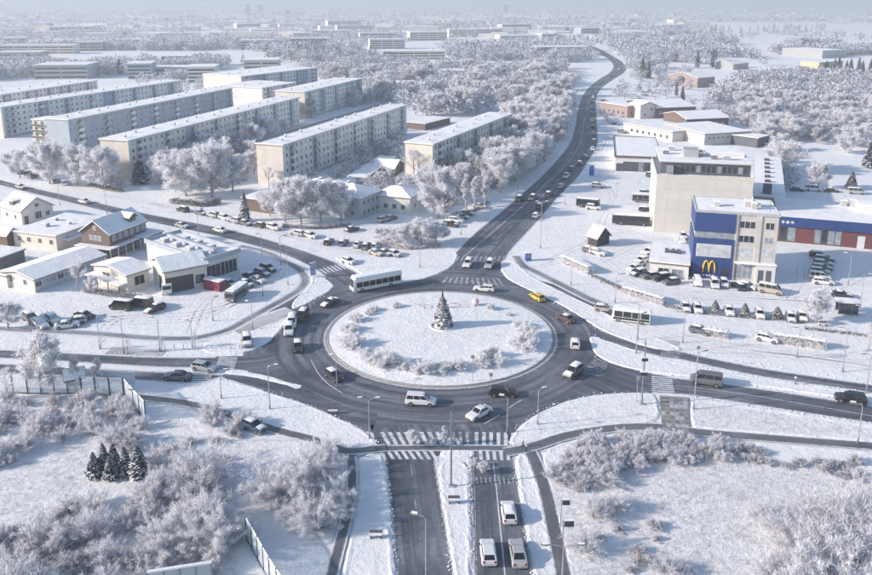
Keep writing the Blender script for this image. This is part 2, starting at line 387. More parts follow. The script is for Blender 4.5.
path('upper_car_park', [(575, 180), (600, 200), (630, 212), (660, 214)], 16, .008, 'snow_trodden')

m_, n_, b_ = newmat('tyre_track'); P_ = objpos(n_)
n_.links.new(ramp(n_, noise(n_, .8, 5, P_, .7), [(.35, (.50, .50, .52)), (.65, (.78, .78, .80))]), b_.inputs['Base Color']); b_.inputs['Roughness'].default_value = .8
def track(px, z=.011, gauge=1.5):
    P = catmull([G(*p) for p in px], 1.5)
    for sgn in (-1, 1):
        L, Rr = [], []
        for i, p in enumerate(P):
            t = (P[min(i + 1, len(P) - 1)] - P[max(i - 1, 0)]); t.z = 0; t.normalize(); nv = Vector((-t.y, t.x, 0)); j = random.uniform(-.05, .05)
            L.append(p + nv * (sgn * gauge / 2 + .16 + j)); Rr.append(p + nv * (sgn * gauge / 2 - .16 + j))
        tag(link('tyre_track', strip_mesh('tyre_track', L, Rr, z, 'tyre_track', 1)), kind='structure')
for q in ([(20, 332), (60, 322), (110, 318), (180, 315), (230, 305), (270, 285), (285, 268)], [(30, 329), (90, 324), (150, 322), (200, 318), (240, 300)], [(100, 332), (120, 318), (160, 314)], [(190, 334), (200, 310), (215, 295)],
          [(532, 268), (560, 262), (600, 258), (640, 285), (700, 292), (770, 298), (850, 302)], [(545, 262), (590, 240), (605, 215), (612, 195), (600, 178), (585, 168)], [(640, 290), (700, 297), (780, 301), (860, 306)], [(600, 262), (625, 250), (650, 240), (672, 238)],
          [(600, 235), (630, 232), (650, 236)], [(790, 300), (800, 280), (805, 262), (840, 252)], [(800, 298), (845, 285), (872, 270)], [(600, 306), (632, 325), (664, 338), (700, 346), (800, 358), (872, 368)], [(615, 308), (660, 330), (730, 345), (820, 357), (872, 364)],
          [(60, 190), (140, 201), (240, 224), (330, 245), (400, 258)], [(150, 203), (230, 219), (300, 239), (350, 252), (420, 256)], [(350, 236), (372, 226), (396, 217)], [(603, 108), (605, 120), (606, 135), (600, 150)], [(440, 232), (460, 222), (485, 207), (510, 190)],
          [(604, 150), (615, 130), (640, 126)], [(60, 262), (90, 256), (130, 262), (150, 262)]):
    track(q)
def footprints(px): path('trodden_path', px, .55, .009, 'tyre_track', 1.5, 1)
for q in ([(0, 470), (60, 455), (120, 434), (150, 430)], [(150, 428), (210, 470), (270, 560), (290, 600)], [(240, 440), (300, 440)], [(330, 290), (370, 300), (430, 325)]): footprints(q)

# ------------------------------------------------------------------ raised snow verges and islands
def smooth_poly(pts, it=2):
    for _ in range(it):
        out = []
        for i in range(len(pts)):
            a, b_ = pts[i], pts[(i + 1) % len(pts)]
            out += [a.lerp(b_, .25), a.lerp(b_, .75)]
        pts = out
    return pts
def resample(pts, step):
    out = []
    for i in range(len(pts)):
        a, b_ = pts[i], pts[(i + 1) % len(pts)]; n = max(1, int((b_ - a).length / step))
        out += [a.lerp(b_, k / n) for k in range(n)]
    return out
def verge(name, px, h=.13, jit=.10):
    pts = resample(smooth_poly([G(*p) for p in px]), .8)
    ar = sum(a.x * b_.y - b_.x * a.y for a, b_ in zip(pts, pts[1:] + pts[:1]))
    if ar < 0: pts.reverse()
    n = len(pts); nor = []
    for i in range(n):
        t = pts[(i + 1) % n] - pts[i - 1]; t.normalize(); nor.append(Vector((-t.y, t.x, 0)))
    rows = []
    for off, z in ((0, 0.0), (.14, h * .72), (.42, h * 1.25), (.85, h)):
        row = []
        for i in range(n):
            q = pts[i] + nor[i] * (off + random.uniform(-jit, jit) * (1 if off < .5 else .3)); q.z = z + (random.uniform(-.03, .05) if 0 < off < .8 else 0); row.append(q)
        rows.append(row)
    b = MB(); b.v = [tuple(q) for r_ in rows for q in r_]
    for j in range(3):
        for i in range(n): b.f.append((j * n + i, j * n + (i + 1) % n, (j + 1) * n + (i + 1) % n, (j + 1) * n + i))
    tri = tessellate_polygon([[Vector((q.x, q.y, 0)) for q in rows[3]]])
    for t in tri:
        a, b2, c = [rows[3][k] for k in t]
        if (b2 - a).cross(c - a).z < 0: t = (t[0], t[2], t[1])
        b.f.append(tuple(3 * n + k for k in t))
    b.m = [0] * len(b.f)
    return tag(b.build(name, 'snow'), kind='structure')
verge('snow_verge', [(508, 447), (511, 436), (523, 423), (546, 409), (568, 400.5), (590, 395.8), (617, 393), (650, 392.6), (658, 396.5), (661, 424), (625, 425.5), (594, 428.7), (565, 434), (536, 442)])
verge('snow_verge', [(589, 335), (609, 341.5), (635, 350), (664, 359.5), (710, 370), (764, 378.5), (872, 394.5), (960, 408), (960, 417), (872, 403.5), (800, 392), (722, 381), (690, 376.5), (650, 373), (617, 366), (596, 356.5), (590, 344)])
verge('snow_verge', [(222, 369.6), (245, 371.5), (270, 376), (292, 384), (304, 389.5), (290, 386), (265, 380), (244, 375.5), (223, 373.4)], .10)
verge('snow_verge', [(100, 384), (140, 383.4), (190, 384), (221, 379), (243, 384.8), (263, 390.5), (286, 398), (308, 404.5), (340, 418.5), (362, 429), (377, 441), (376, 446), (346, 449.5), (318, 440), (286, 430.5), (262, 424), (225, 411), (190, 401.5), (150, 396), (100, 391)])
verge('snow_verge', [(437, 462), (455, 460.5), (469, 463), (471, 500), (472.5, 575), (474, 640), (462, 640), (453.5, 575), (445.5, 525), (439.5, 490)], .12)
verge('snow_verge', [(441, 450.5), (455, 450), (474, 450), (476, 457), (455, 458), (440, 457.5)], .10)
verge('snow_verge', [(359, 455), (383, 452), (386, 470), (389, 500), (392, 530), (396, 580), (400, 640), (326, 640), (341, 575), (348, 545), (356, 505), (359, 478)], .14)
verge('snow_verge', [(514, 455), (527, 453), (532, 465), (538, 480), (543, 498), (549, 528), (558, 575), (570, 640), (544, 640), (533, 575), (524.5, 525), (518.5, 490)], .14)
verge('snow_verge', [(540, 454), (560, 443), (594, 436.5), (640, 433), (690, 438), (764, 443.5), (872, 452), (970, 461), (1000, 640), (580, 640), (569, 575), (560, 535), (552, 500), (546, 480)], .14)
verge('snow_verge', [(690, 398), (722, 402), (774, 410.5), (828, 418.5), (874, 426), (960, 439), (960, 450), (872, 442.5), (764, 434), (700, 428.5), (690, 427)], .13)
verge('snow_verge', [(499, 262), (503, 277), (522, 287), (545, 297.5), (563, 306), (585, 320), (600, 330), (620, 338.5), (655, 350), (692, 352), (640, 331), (600, 310), (560, 291), (530, 276), (512, 258)], .12)
verge('snow_verge', [(460, 250), (455, 265), (436, 276), (404, 283.5), (382, 281), (362, 274.5), (346, 264), (330, 256.5), (365, 258), (420, 252)], .12)
verge('snow_verge', [(308, 271), (318, 274.5), (333, 283), (334, 288), (322, 296), (294, 311), (290, 305), (303, 292), (312, 283)], .12)
verge('snow_verge', [(200, 353.5), (237, 354), (258, 349), (270, 341), (279, 332.5), (291, 318), (296, 313), (281, 320), (262, 327), (246, 333), (230, 337), (205, 343)], .12)

# the island
def island():
    b = MB(); nr = 14; na = 120; b.v.append((XC, YC, .55))
    for i in range(1, nr + 1):
        r = (RC - .42) * i / nr
        for k in range(na):
            a = 2 * math.pi * k / na
            z = .16 + .42 * (1 - (i / nr) ** 3) + (random.uniform(-.03, .03) if i < nr else 0)
            p = circ(r, a); b.v.append((p.x, p.y, z))
    for k in range(na): b.f.append((0, 1 + k, 1 + (k + 1) % na))
    for i in range(nr - 1):
        for k in range(na): b.f.append((1 + i * na + k, 1 + (i + 1) * na + k, 1 + (i + 1) * na + (k + 1) % na, 1 + i * na + (k + 1) % na))
    b.m = [0] * len(b.f)
    o = tag(b.build('roundabout_island', 'snow', smooth=True), kind='structure')
    kb = MB()
    prof = [(-.44, 0), (-.44, .15), (-.16, .17), (-.12, .02), (.25, .05), (.25, 0)]
    na = 160
    for k in range(na):
        a = 2 * math.pi * k / na
        for dr, z in prof:
            p = circ(RC + dr, a); kb.v.append((p.x, p.y, z + .032 if z > 0 else 0))
    m = len(prof)
    for k in range(na):
        for j in range(m - 1): kb.f.append((k * m + j, ((k + 1) % na) * m + j, ((k + 1) % na) * m + j + 1, k * m + j + 1))
    kb.m = [0] * len(kb.f)
    tag(kb.build('kerb', 'kerb_stone'), kind='structure')
island()

# ------------------------------------------------------------------ road markings
def zebra(parent, a0, a1, b0, b1, n, mat='paint_white', z=.045, duty=.52):
    """stripes running from line a (a0..a1) to line b (b0..b1)"""
    a0, a1, b0, b1 = [G(*p) for p in (a0, a1, b0, b1)]
    for i in range(n):
        t0 = (i + (1 - duty) / 2) / n; t1 = t0 + duty / n
        q = [a0.lerp(a1, t0), a0.lerp(a1, t1), b0.lerp(b1, t1), b0.lerp(b1, t0)]
        if (q[1] - q[0]).cross(q[2] - q[0]).z < 0: q.reverse()
        MB().prism([(p.x, p.y) for p in q], z, z + .004).build('zebra_stripe', mat, parent)
zebra(s_left, (378, 432.5), (441, 432), (385, 444.7), (446, 444.3), 8)
zebra(s_right, (473, 432.3), (524, 433), (473, 445), (524, 446), 7)
zebra(s_right, (449, 432.3), (471, 432.3), (452, 445), (471, 445), 3, 'paint_worn')
zebra(s_left, (384, 450.5), (434, 450.5), (390, 459.5), (440, 459.5), 7)
zebra(s_right, (477, 450.5), (511, 451), (478, 460), (512, 460.5), 5)
zebra(s_right, (474, 477.5), (515, 477.5), (475, 484), (516, 484), 9, 'paint_worn', duty=.4)
zebra(e_lo, (651.5, 375.5), (652, 394), (672, 377.5), (675, 395), 9)
zebra(e_up, (664, 348), (659, 357), (682, 352.5), (678, 359.5), 6, 'paint_worn')
zebra(e_lo, (596, 357), (580, 374), (609, 363.5), (601, 377), 8, 'paint_worn', duty=.4)
zebra(w_up, (219, 357), (215, 369), (238, 357.5), (234, 369.5), 7)
zebra(w_lo, (194, 373.5), (191, 382.5), (213, 374), (210, 382), 5)
zebra(nw_road, (314, 270.5), (340, 263.8), (321, 275), (347, 269), 7)
zebra(avenue, (445, 277), (500, 278.5), (440, 283), (506, 286), 11, 'paint_worn')
zebra(avenue, (452, 257), (507, 256), (449, 261.5), (505, 261), 12, 'paint_worn')
def line(parent, px, width, z=.046, mat='paint_worn', dash=None):
    P = catmull([G(*p) for p in px], .8); acc = 0; seg = []
    def flush(seg):
        if len(seg) < 2: return
        L, Rr = [], []
        for i, p in enumerate(seg):
            t = seg[min(i + 1, len(seg) - 1)] - seg[max(i - 1, 0)]; t.z = 0; t.normalize(); nv = Vector((-t.y, t.x, 0)) * width / 2
            L.append(p + nv); Rr.append(p - nv)
        b = MB(); n = len(seg)
        b.v = [(p.x, p.y, z) for p in L] + [(p.x, p.y, z) for p in Rr]; b.f = [(i, n + i, n + i + 1, i + 1) for i in range(n - 1)]; b.m = [0] * (n - 1)
        b.build('lane_line', mat, parent)
    for i, p in enumerate(P):
        if i: acc += (p - P[i - 1]).length
        if dash and (acc % (dash[0] + dash[1])) > dash[0]: flush(seg); seg = []
        else: seg.append(p)
    flush(seg)
line(e_lo, [(676, 385.5), (715, 390), (770, 398.5), (872, 416), (940, 427)], .14, mat='paint_white')
line(s_right, [(493, 462), (496.5, 490), (500.5, 530), (505, 575), (510, 620)], .16, mat='paint_white')
line(s_left, [(411, 465), (415, 500), (420, 540), (425, 575), (430, 610)], .12, dash=(3, 4))
line(s_right, [(473.5, 465), (475, 500), (477, 575)], .10)
line(w_lo, [(20, 365), (100, 369), (170, 372), (196, 373.2)], .2, mat='paint_white')
line(ring, [(311, 360), (318, 373), (328, 384), (342, 393)], .16, mat='paint_white')
line(ring, [(484, 424), (500, 415), (515, 404), (530, 396)], .14, dash=(4, 2), mat='paint_white')
line(avenue, [(462, 258), (500, 226), (540, 190), (577, 150), (585, 118), (590, 96)], .5, .02, 'paint_worn')
line(avenue, [(474, 258), (512, 226), (550, 190), (583, 152)], .18, .02, 'paint_worn', dash=(4, 5))
line(avenue, [(480, 236), (520, 203), (552, 176), (573, 147)], .18, .02, 'paint_worn', dash=(4, 5))
line(e_up, [(625, 340), (690, 357.5), (764, 373), (872, 389)], .12, dash=(2, 6))

# paved crossing between road and footpath: slabs
def slabs():
    root = tag(link('paved_crossing', MB().prism([tuple(G(*p).xy) for p in ((662, 432), (690, 435), (688, 398), (659, 396))], .05, .150).mesh('paved_crossing', 'kerb_stone')), kind='structure')
    a0, a1, b0, b1 = G(659.5, 397), G(687.5, 399), G(662.5, 431.5), G(689.5, 434)
    k = 0; nu, nv = 6, 9
    for j in range(nv):
        for i in range(nu):
            def pt(u, v): return a0.lerp(a1, u).lerp(b0.lerp(b1, u), v)
            g = .012
            q = [pt(i / nu + g, j / nv + g), pt((i + 1) / nu - g, j / nv + g), pt((i + 1) / nu - g, (j + 1) / nv - g), pt(i / nu + g, (j + 1) / nv - g)]
            q.reverse(); z = .168 + random.uniform(0, .012)
            MB().prism([(p.x, p.y) for p in q], .14, z).build('paving_slab', random.choice(['paver_a', 'paver_b', 'paver_b', 'paver_c']), root)
plain('paver_a', (.20, .195, .19), .85, .25, 2); plain('paver_b', (.27, .26, .26), .85, .25, 2); plain('paver_c', (.42, .42, .43), .85, .25, 2)
slabs()

# ================================================================== BUILDINGS
WIN = {}
def win_meshes(w_, h_, pane='glass_dark', frame='frame_white', mull=1):
    k = (round(w_, 2), round(h_, 2), pane, frame, mull)
    if k not in WIN:
        f = MB(); t = .09; d0, d1 = -.06, .05
        f.box(-w_ / 2, w_ / 2, d0, d1, 0, t); f.box(-w_ / 2, w_ / 2, d0, d1, h_ - t, h_)
        f.box(-w_ / 2, -w_ / 2 + t, d0, d1, t, h_ - t); f.box(w_ / 2 - t, w_ / 2, d0, d1, t, h_ - t)
        for i in range(mull):
            x = -w_ / 2 + w_ * (i + 1) / (mull + 1); f.box(x - .04, x + .04, d0 + .008, d1, t, h_ - t)
        p = MB().box(-w_ / 2 + t, w_ / 2 - t, -.025, .02, t, h_ - t)
        WIN[k] = (f.mesh('window', frame), p.mesh('pane', pane))
    return WIN[k]
def window(parent, face, t, z, w_, h_, L=None, pane='glass_dark', frame='frame_white', mull=1, name='window'):
    """face 'u': wall y=0 looking -y; 'v': wall x=0 looking -x; 'w': wall x=L looking +x"""
    f, p = win_meshes(w_, h_, pane, frame, mull)
    loc, rz = {'u': ((t, 0, z), 0), 'v': ((0, t, z), -math.pi / 2), 'w': ((L or 0, t, z), math.pi / 2)}[face]
    o = link(name, f, parent, loc, rz); link('pane', p, o)
    return o
def rect(P0, P1, P2):
    """P1 nearest corner, P2 to its right, P0 to its left (world) -> origin, heading of u, Lu, Lv"""
    u = (P2 - P1); u.z = 0; Lu = u.length; u.normalize(); v = Vector((-u.y, u.x, 0))
    return P1.copy(), math.atan2(u.y, u.x), Lu, abs((P0 - P1).dot(v))
def foot(o, rz, Lu, Lv, m=1.0):
    u = Vector((math.cos(rz), math.sin(rz), 0)); v = Vector((-u.y, u.x, 0))
    excl([((o + u * a + v * b_).x, (o + u * a + v * b_).y) for a, b_ in ((-m, -m), (Lu + m, -m), (Lu + m, Lv + m), (-m, Lv + m))])
def snow_slab(x0, x1, y0, y1, z, th, n=None):
    """lumpy slab of snow with a rounded rim"""
    b = MB(); nx = max(2, min(40, int((x1 - x0) / 2.0))); ny = max(2, min(24, int((y1 - y0) / 2.0)))
    for j in range(ny + 1):
        for i in range(nx + 1):
            e = i in (0, nx) or j in (0, ny)
            b.v.append((x0 + (x1 - x0) * i / nx, y0 + (y1 - y0) * j / ny, z + th * (.8 if e else 1) + (0 if e else random.uniform(-.04, .05))))
    m = nx + 1
    for j in range(ny):
        for i in range(nx): b.f.append((j * m + i, j * m + i + 1, (j + 1) * m + i + 1, (j + 1) * m + i))
    o = len(b.v); b.v += [(x0, y0, z), (x1, y0, z), (x1, y1, z), (x0, y1, z)]
    c = [0, nx, ny * m + nx, ny * m]
    def side(ids, a, b2): b.f.append(tuple([o + a] + [o + b2] + ids[::-1]))
    side([i for i in range(nx + 1)], 0, 1); side([j * m + nx for j in range(ny + 1)], 1, 2)
    side([ny * m + i for i in range(nx, -1, -1)], 2, 3); side([j * m for j in range(ny, -1, -1)], 3, 0)
    b.m = [0] * len(b.f); return b
def flat_roof(root, Lu, Lv, h, ov=.4, th=.28, fascia='concrete', parapet=0):
    r = MB().box(-ov, Lu + ov, -ov, Lv + ov, h, h + .22).build('roof', fascia, root)
    snow_slab(-ov + .08, Lu + ov - .08, -ov + .08, Lv + ov - .08, h + .22, th).build('snow_cover', 'snow_roof', r)
    if parapet:
        for a in ((-ov, Lu + ov, -ov - .01, -ov + .25), (-ov, Lu + ov, Lv + ov - .25, Lv + ov + .01), (-ov - .01, -ov + .24, -ov, Lv + ov), (Lu + ov - .24, Lu + ov + .01, -ov, Lv + ov)):
            MB().box(*a, h + .222, h + .222 + parapet).build('parapet', fascia, r)
    return r
def gable_roof(root, Lu, Lv, h, rise, axis='u', ov=.5, th=.25, walls='plaster_cream', under='wood_brown', x0=0, y0=0):
    """pitched roof over x0..x0+Lu, y0..y0+Lv; ridge along axis"""
    if axis == 'u':
        for x in (x0, x0 + Lu):
            g = MB(); s = .15 if x == x0 else -.15
            g.add([(x, y0, h), (x, y0 + Lv, h), (x, y0 + Lv / 2, h + rise), (x + s, y0, h), (x + s, y0 + Lv, h), (x + s, y0 + Lv / 2, h + rise)],
                  [(0, 2, 1), (3, 4, 5), (0, 1, 4, 3), (1, 2, 5, 4), (2, 0, 3, 5)]); g.build('gable', walls, root)
    else:
        for y in (y0, y0 + Lv):
            g = MB(); s = .15 if y == y0 else -.15
            g.add([(x0, y, h), (x0 + Lu, y, h), (x0 + Lu / 2, y, h + rise), (x0, y + s, h), (x0 + Lu, y + s, h), (x0 + Lu / 2, y + s, h + rise)],
                  [(0, 1, 2), (3, 5, 4), (0, 3, 4, 1), (1, 4, 5, 2), (2, 5, 3, 0)]); g.build('gable', walls, root)
    def slab(zoff, t, o, nm, mat, par):
        b = MB()
        half = (Lv if axis == 'u' else Lu) / 2; sl = rise / half
        n = 8 if nm == 'snow_cover' else 1
        for sgn in (-1, 1):
            rows = []
            ln0, ln1 = -o, (Lu if axis == 'u' else Lv) + o
            for i in range(n + 1):
                l = ln0 + (ln1 - ln0) * i / n; row = []
                for (d, zz) in ((half + o, 0), (half + o, t * .8), (half * .5, t), (0, t), (0, 0)):
                    z = h + rise - d * sl + zoff + zz + (random.uniform(-.03, .03) if n > 1 and zz == t else 0); c = half + sgn * d
                    row.append((x0 + l, y0 + c, z) if axis == 'u' else (x0 + c, y0 + l, z))
                rows.append(row if (sgn > 0) == (axis == 'u') else row[::-1])
            b.loft(rows)
        return b.build(nm, mat, par)
    r = slab(.02, .14, ov, 'roof', under, root)
    slab(.165, th, ov - .06, 'snow_cover', 'snow_roof', r)
    return r
def hip_roof(root, Lu, Lv, h, rise, ov=.5, th=.22, under='wood_brown'):
    def frus(z, o, t):
        i = min(Lu, Lv) / 2
        b = MB(); bot = [(-o, -o, z), (Lu + o, -o, z), (Lu + o, Lv + o, z), (-o, Lv + o, z)]
        mid = [(p[0], p[1], z + t) for p in bot]
        if Lu >= Lv: top = [(i, Lv / 2, z + t + rise), (Lu - i + .01, Lv / 2, z + t + rise)]; f = [(4, 5, 9, 8), (5, 6, 9), (6, 7, 8, 9), (7, 4, 8)]
        else: top = [(Lu / 2, i, z + t + rise), (Lu / 2, Lv - i + .01, z + t + rise)]; f = [(4, 5, 8), (5, 6, 9, 8), (6, 7, 9), (7, 4, 8, 9)]
        return b.add(bot + mid + top, [(3, 2, 1, 0), (0, 1, 5, 4), (1, 2, 6, 5), (2, 3, 7, 6), (3, 0, 4, 7)] + f)
    r = frus(h, ov, .12).build('roof', under, root)
    frus(h + .13, ov - .05, th).build('snow_cover', 'snow_roof', r)
    return r
def walls(root, Lu, Lv, h, mat, x0=0, y0=0, z0=0, name='wall'):
    t = .25
    MB().box(x0, x0 + Lu, y0, y0 + t, z0, h).build(name, mat, root); MB().box(x0, x0 + Lu, y0 + Lv - t, y0 + Lv, z0, h).build(name, mat, root)
    MB().box(x0, x0 + t, y0 + t, y0 + Lv - t, z0, h).build(name, mat, root); MB().box(x0 + Lu - t, x0 + Lu, y0 + t, y0 + Lv - t, z0, h).build(name, mat, root)
    MB().box(x0 + t, x0 + Lu - t, y0 + t, y0 + Lv - t, z0, z0 + .2).build('floor', 'concrete', root)
def vent(root, x, y, z, s=.7, hh=.9, snow=True):
    o = MB().box(x - s / 2, x + s / 2, y - s / 2, y + s / 2, z, z + hh).build('roof_vent', 'concrete', root)
    if snow: MB().box(x - s / 2 - .05, x + s / 2 + .05, y - s / 2 - .05, y + s / 2 + .05, z + hh, z + hh + .2).build('snow_cap', 'snow_roof', o)
    return o

BAL = {}
def balcony_mesh(wd):
    if wd not in BAL:
        a = MB().box(-wd / 2, wd / 2, -1.15, 0, 0, .14)
        p = MB().box(-wd / 2, wd / 2, -1.2, -1.12, .10, 1.05); p.box(-wd / 2 - .04, -wd / 2 + .04, -1.12, 0, .142, 1.05); p.box(wd / 2 - .04, wd / 2 + .04, -1.12, 0, .142, 1.05)
        s = MB().box(-wd / 2 - .06, wd / 2 + .06, -1.28, -1.05, 1.052, 1.2)
        BAL[wd] = (a.mesh('balcony', 'concrete'), {m: p.mesh('balcony_front', m) for m in ('plaster_pale', 'panel_bluegrey', 'wall_grey')}, s.mesh('snow_cap', 'snow_roof'))
    return BAL[wd]
def block(label, NL, NR, FR, h=14.0, storeys=5, gable='plaster_cream', front='plaster_pale', seed=0, dark=.3, floors_from=0, wing=None, bay=3.3, vents=True):
    P0, P1, P2 = G(*NL, h), G(*NR, h), G(*FR, h)
    for p in (P0, P1, P2): p.z = 0
    o, rz, Lu, Lv = rect(P0, P1, P2); foot(o, rz, Lu, Lv, 2)
    root = thing('apartment_block', label, 'apartment block', o, rz, 'rows of flat-roofed apartment blocks')
    rr = random.Random(seed); t = .3
    MB().box(0, Lu, 0, t, 0, h).build('wall', front, root); MB().box(0, Lu, Lv - t, Lv, 0, h).build('wall', front, root)
    MB().box(-.04, t, .002, Lv - .002, 0, h + .004).build('wall', gable, root).__setitem__('label', 'windowless end wall')
    MB().box(Lu - t, Lu + .04, .002, Lv - .002, 0, h + .004).build('wall', gable, root)
    r = flat_roof(root, Lu, Lv, h, .45, .35, 'concrete')
    n = int(Lu / 9)
    for i in range(n if vents else 0):
        vent(r, (i + .5) * Lu / n + rr.uniform(-1, 1), Lv / 2 + rr.choice((-1.6, 1.4)), h + .55)
    sh = (h - 1.0) / storeys; nb = int(Lu / bay); off = (Lu - nb * bay) / 2
    MB().box(-.02, Lu + .02, -.06, -.003, .02, .9).build('plinth', 'wall_grey', root)
    i = 0
    while i < nb:
        x = off + (i + .5) * bay
        kind = i % 5
        if kind == 1:      # stair/balcony bay in a darker panel, one and a half bays wide
            if rr.random() < .5 + dark: MB().box(x - bay * .5, x + bay * .5, -.05, -.002, .95, h - .05).build('facade_panel', 'panel_bluegrey', root)
            a, pm, s = balcony_mesh(2.6); fm = rr.choice(list(pm))
            for k in range(storeys):
                z = .95 + k * sh
                window(root, 'u', x, z + .25, 1.9, sh - .6, mull=2).location.y = -.06
                if k: 
                    b_ = link('balcony', a, root, (x, -.06, z - .05)); link('balcony_front', pm[rr.choice([fm, fm, 'wall_grey'])], b_); link('snow_cap', s, b_)
        else:
            if rr.random() < dark * .5: MB().box(x - bay * .5, x + bay * .5, -.05, -.002, .95, h - .05).build('facade_panel', 'panel_bluegrey', root); yy = -.06
            else: yy = 0
            for k in range(storeys):
                o_ = window(root, 'u', x, .95 + k * sh + .85, 1.25, 1.4, pane=rr.choice(['glass_dark', 'glass_dark', 'glass_pale']))
                o_.location.y = yy
        i += 1
    return root, Lu, Lv
block('long cream-ended five-storey block beside the dark conifer, left of the big frosted willow', (96, 140.7), (128, 141.5), (298.7, 98), seed=1, dark=.35)
b2, L2, V2 = block('cream-ended five-storey block behind the frosted trees and hipped house, in the middle', (254.8, 144.5), (282.6, 146), (406.4, 105.6), seed=2, dark=.2)
MB().box(0, L2, V2 + .2, V2 + .35, 14.2, 15.3).build('parapet', 'metal_grey', b2)
block('cream-ended block beside the avenue trees, rightmost of the apartment rows', (404, 143.3), (432.6, 145.2), (512, 114.5), seed=3, dark=.25)
b0, L0, V0 = block('dark-panelled block with a blue-grey end wall and a balcony wing', (35, 121), (68, 120.5), (232, 88.5), seed=4, gable='wall_bluegrey', front='panel_bluegrey', dark=.6)
def wing():
    # lower wing with open balconies left of the blue-grey end wall
    o = MB().box(-.5, 10.5, 0, 7.2, 0, 13.2); w0, y0 = 1.0, V0 + .1
    MB().box(.5, 9, y0, y0 + 7, 0, 13.4).build('wing_wall', 'plaster_cream', b0)
    r = MB().box(0, 9.4, y0, y0 + 7.4, 13.41, 13.6).build('wing_roof', 'concrete', b0); snow_slab(.05, 9.3, y0 + .02, y0 + 7.3, 13.61, .3).build('snow_cover', 'snow_roof', r)
    for k in range(5):
        for j in range(2):
            z = .9 + k * 2.5; y = y0 + 1.9 + j * 3.4
            p = MB().box(-.7, .49, y - 1.4, y + 1.4, z, z + .14).build('balcony', 'concrete', b0)
            MB().box(-.75, -.69, y - 1.4, y + 1.4, z + .1, z + 1.0).build('balcony_front', 'wood_brown', p)
            MB().box(-.8, -.6, y - 1.42, y + 1.42, z + 1.0, z + 1.14).build('snow_cap', 'snow_roof', p)
            window(b0, 'v', y, z + .3, 1.6, 1.7).location.x = .49
wing()
block('long block behind the blue-grey-ended one, cut by the left edge of the picture', (-30, 108.5), (0.5, 108), (182, 80.8), seed=5, dark=.45)
block('farthest of the long snowy-roofed blocks at the left edge', (-32, 95), (-4, 96), (97, 81), seed=6, dark=.4, h=13)
block('pale block with cream end walls behind the long rows, beside the wood', (215, 73.2), (241, 77), (317, 68.3), seed=7, dark=.5)
block('pale block with reddish end bays half hidden by a frosted tree', (277, 91), (304.5, 92.6), (362, 79), seed=8, front='plaster_white', dark=.15)
block('low four-storey block between the long rows and the reddish one', (226, 85), (262, 88.5), (296, 83), seed=9, h=11, storeys=4, gable='plaster_white', dark=.2)

def house(name, label, P0, P1, P2, h, wall, roof='flat', rise=3, axis='u', u_win=(), v_win=(), cat='house', z=True, under='wood_brown', th=.28, group=None, parapet=0, px=True, chim=(), geom=None):
    P = [G(*p) if px else Vector(p) for p in (P0, P1, P2)]
    o, rz, Lu, Lv = rect(*P) if geom is None else (P[1], R(geom[0]), geom[1], geom[2]); foot(o, rz, Lu, Lv, .8)
    root = thing(name, label, cat, o, rz, group)
    walls(root, Lu, Lv, h, wall)
    if roof == 'flat': r = flat_roof(root, Lu, Lv, h, .35, th, under, parapet)
    elif roof == 'gable': r = gable_roof(root, Lu, Lv, h, rise, axis, .5, th, wall, under)
    else: r = hip_roof(root, Lu, Lv, h, rise, .5, th, under)
    for w_ in u_win: window(root, 'u', w_[0] * Lu, w_[1], w_[2], w_[3], pane=w_[4] if len(w_) > 4 else 'glass_dark', mull=w_[5] if len(w_) > 5 else 1)
    for w_ in v_win: window(root, 'v', w_[0] * Lv, w_[1], w_[2], w_[3], pane=w_[4] if len(w_) > 4 else 'glass_dark', mull=w_[5] if len(w_) > 5 else 1)
    for (cx, cy, cz) in chim:
        c = MB().box(cx * Lu - .4, cx * Lu + .4, cy * Lv - .4, cy * Lv + .4, cz - 1.2, cz + .9).build('chimney', 'brick_brown', r)
        MB().box(cx * Lu - .45, cx * Lu + .45, cy * Lv - .45, cy * Lv + .45, cz + .9, cz + 1.1).build('snow_cap', 'snow_roof', c)
    return root, Lu, Lv
def door(root, face, t, w_, h_, mat='wood_brown', z=.05, hd=True):
    d = MB().box(-w_ / 2, w_ / 2, -.05, .02, 0, h_).build('door', mat, root)
    d.location, d.rotation_euler = ((t, -.01, z), (0, 0, 0)) if face == 'u' else ((-.01, t, z), (0, 0, -math.pi / 2))
    if hd: MB().box(w_ / 2 - .2, w_ / 2 - .1, -.1, -.05, h_ * .45, h_ * .5).build('handle', 'steel', d)
    return d
# ---- houses at the left
h1, a, b_ = house('gabled_house', 'cream house with a steep snowy gable and dormer at the left edge', (2, 217), (22.6, 225), (54, 221), 3.9, 'plaster_cream', 'gable', 3.0, 'v', geom=(55, 9.2, 11.5),
      u_win=((.52, .8, 2.0, 2.2, 'glass_dark', 2), (.82, 1.2, 1.3, 1.4), (.5, 4.3, 1.3, 1.2)), v_win=((.3, 1.2, 1.2, 1.3), (.7, 1.2, 1.2, 1.3)))
door(h1, 'u', a * .14, 1.1, 2.3)
d = MB().box(.6, 3.2, b_ * .45, b_ * .45 + 2.2, 4.2, 6.0).build('dormer', 'brick_brown', h1); MB().box(.3, 3.6, b_ * .45 - .3, b_ * .45 + 2.5, 6.0, 6.3).build('snow_cover', 'snow_roof', d)
h2, a, b_ = house('flat_roofed_hall', 'long cream flat-roofed hall joined to the brown gabled house', (15, 243), (57.4, 251), (92, 243), 3.7, 'plaster_cream', 'flat', under='concrete', cat='building', geom=(71, 18, 14))
for t in (.12, .38, .64, .86): window(h2, 'v', b_ * t, 1.5, 1.2, 1.3)
for t in (.2, .55): window(h2, 'u', a * t, 1.5, 1.4, 1.4)
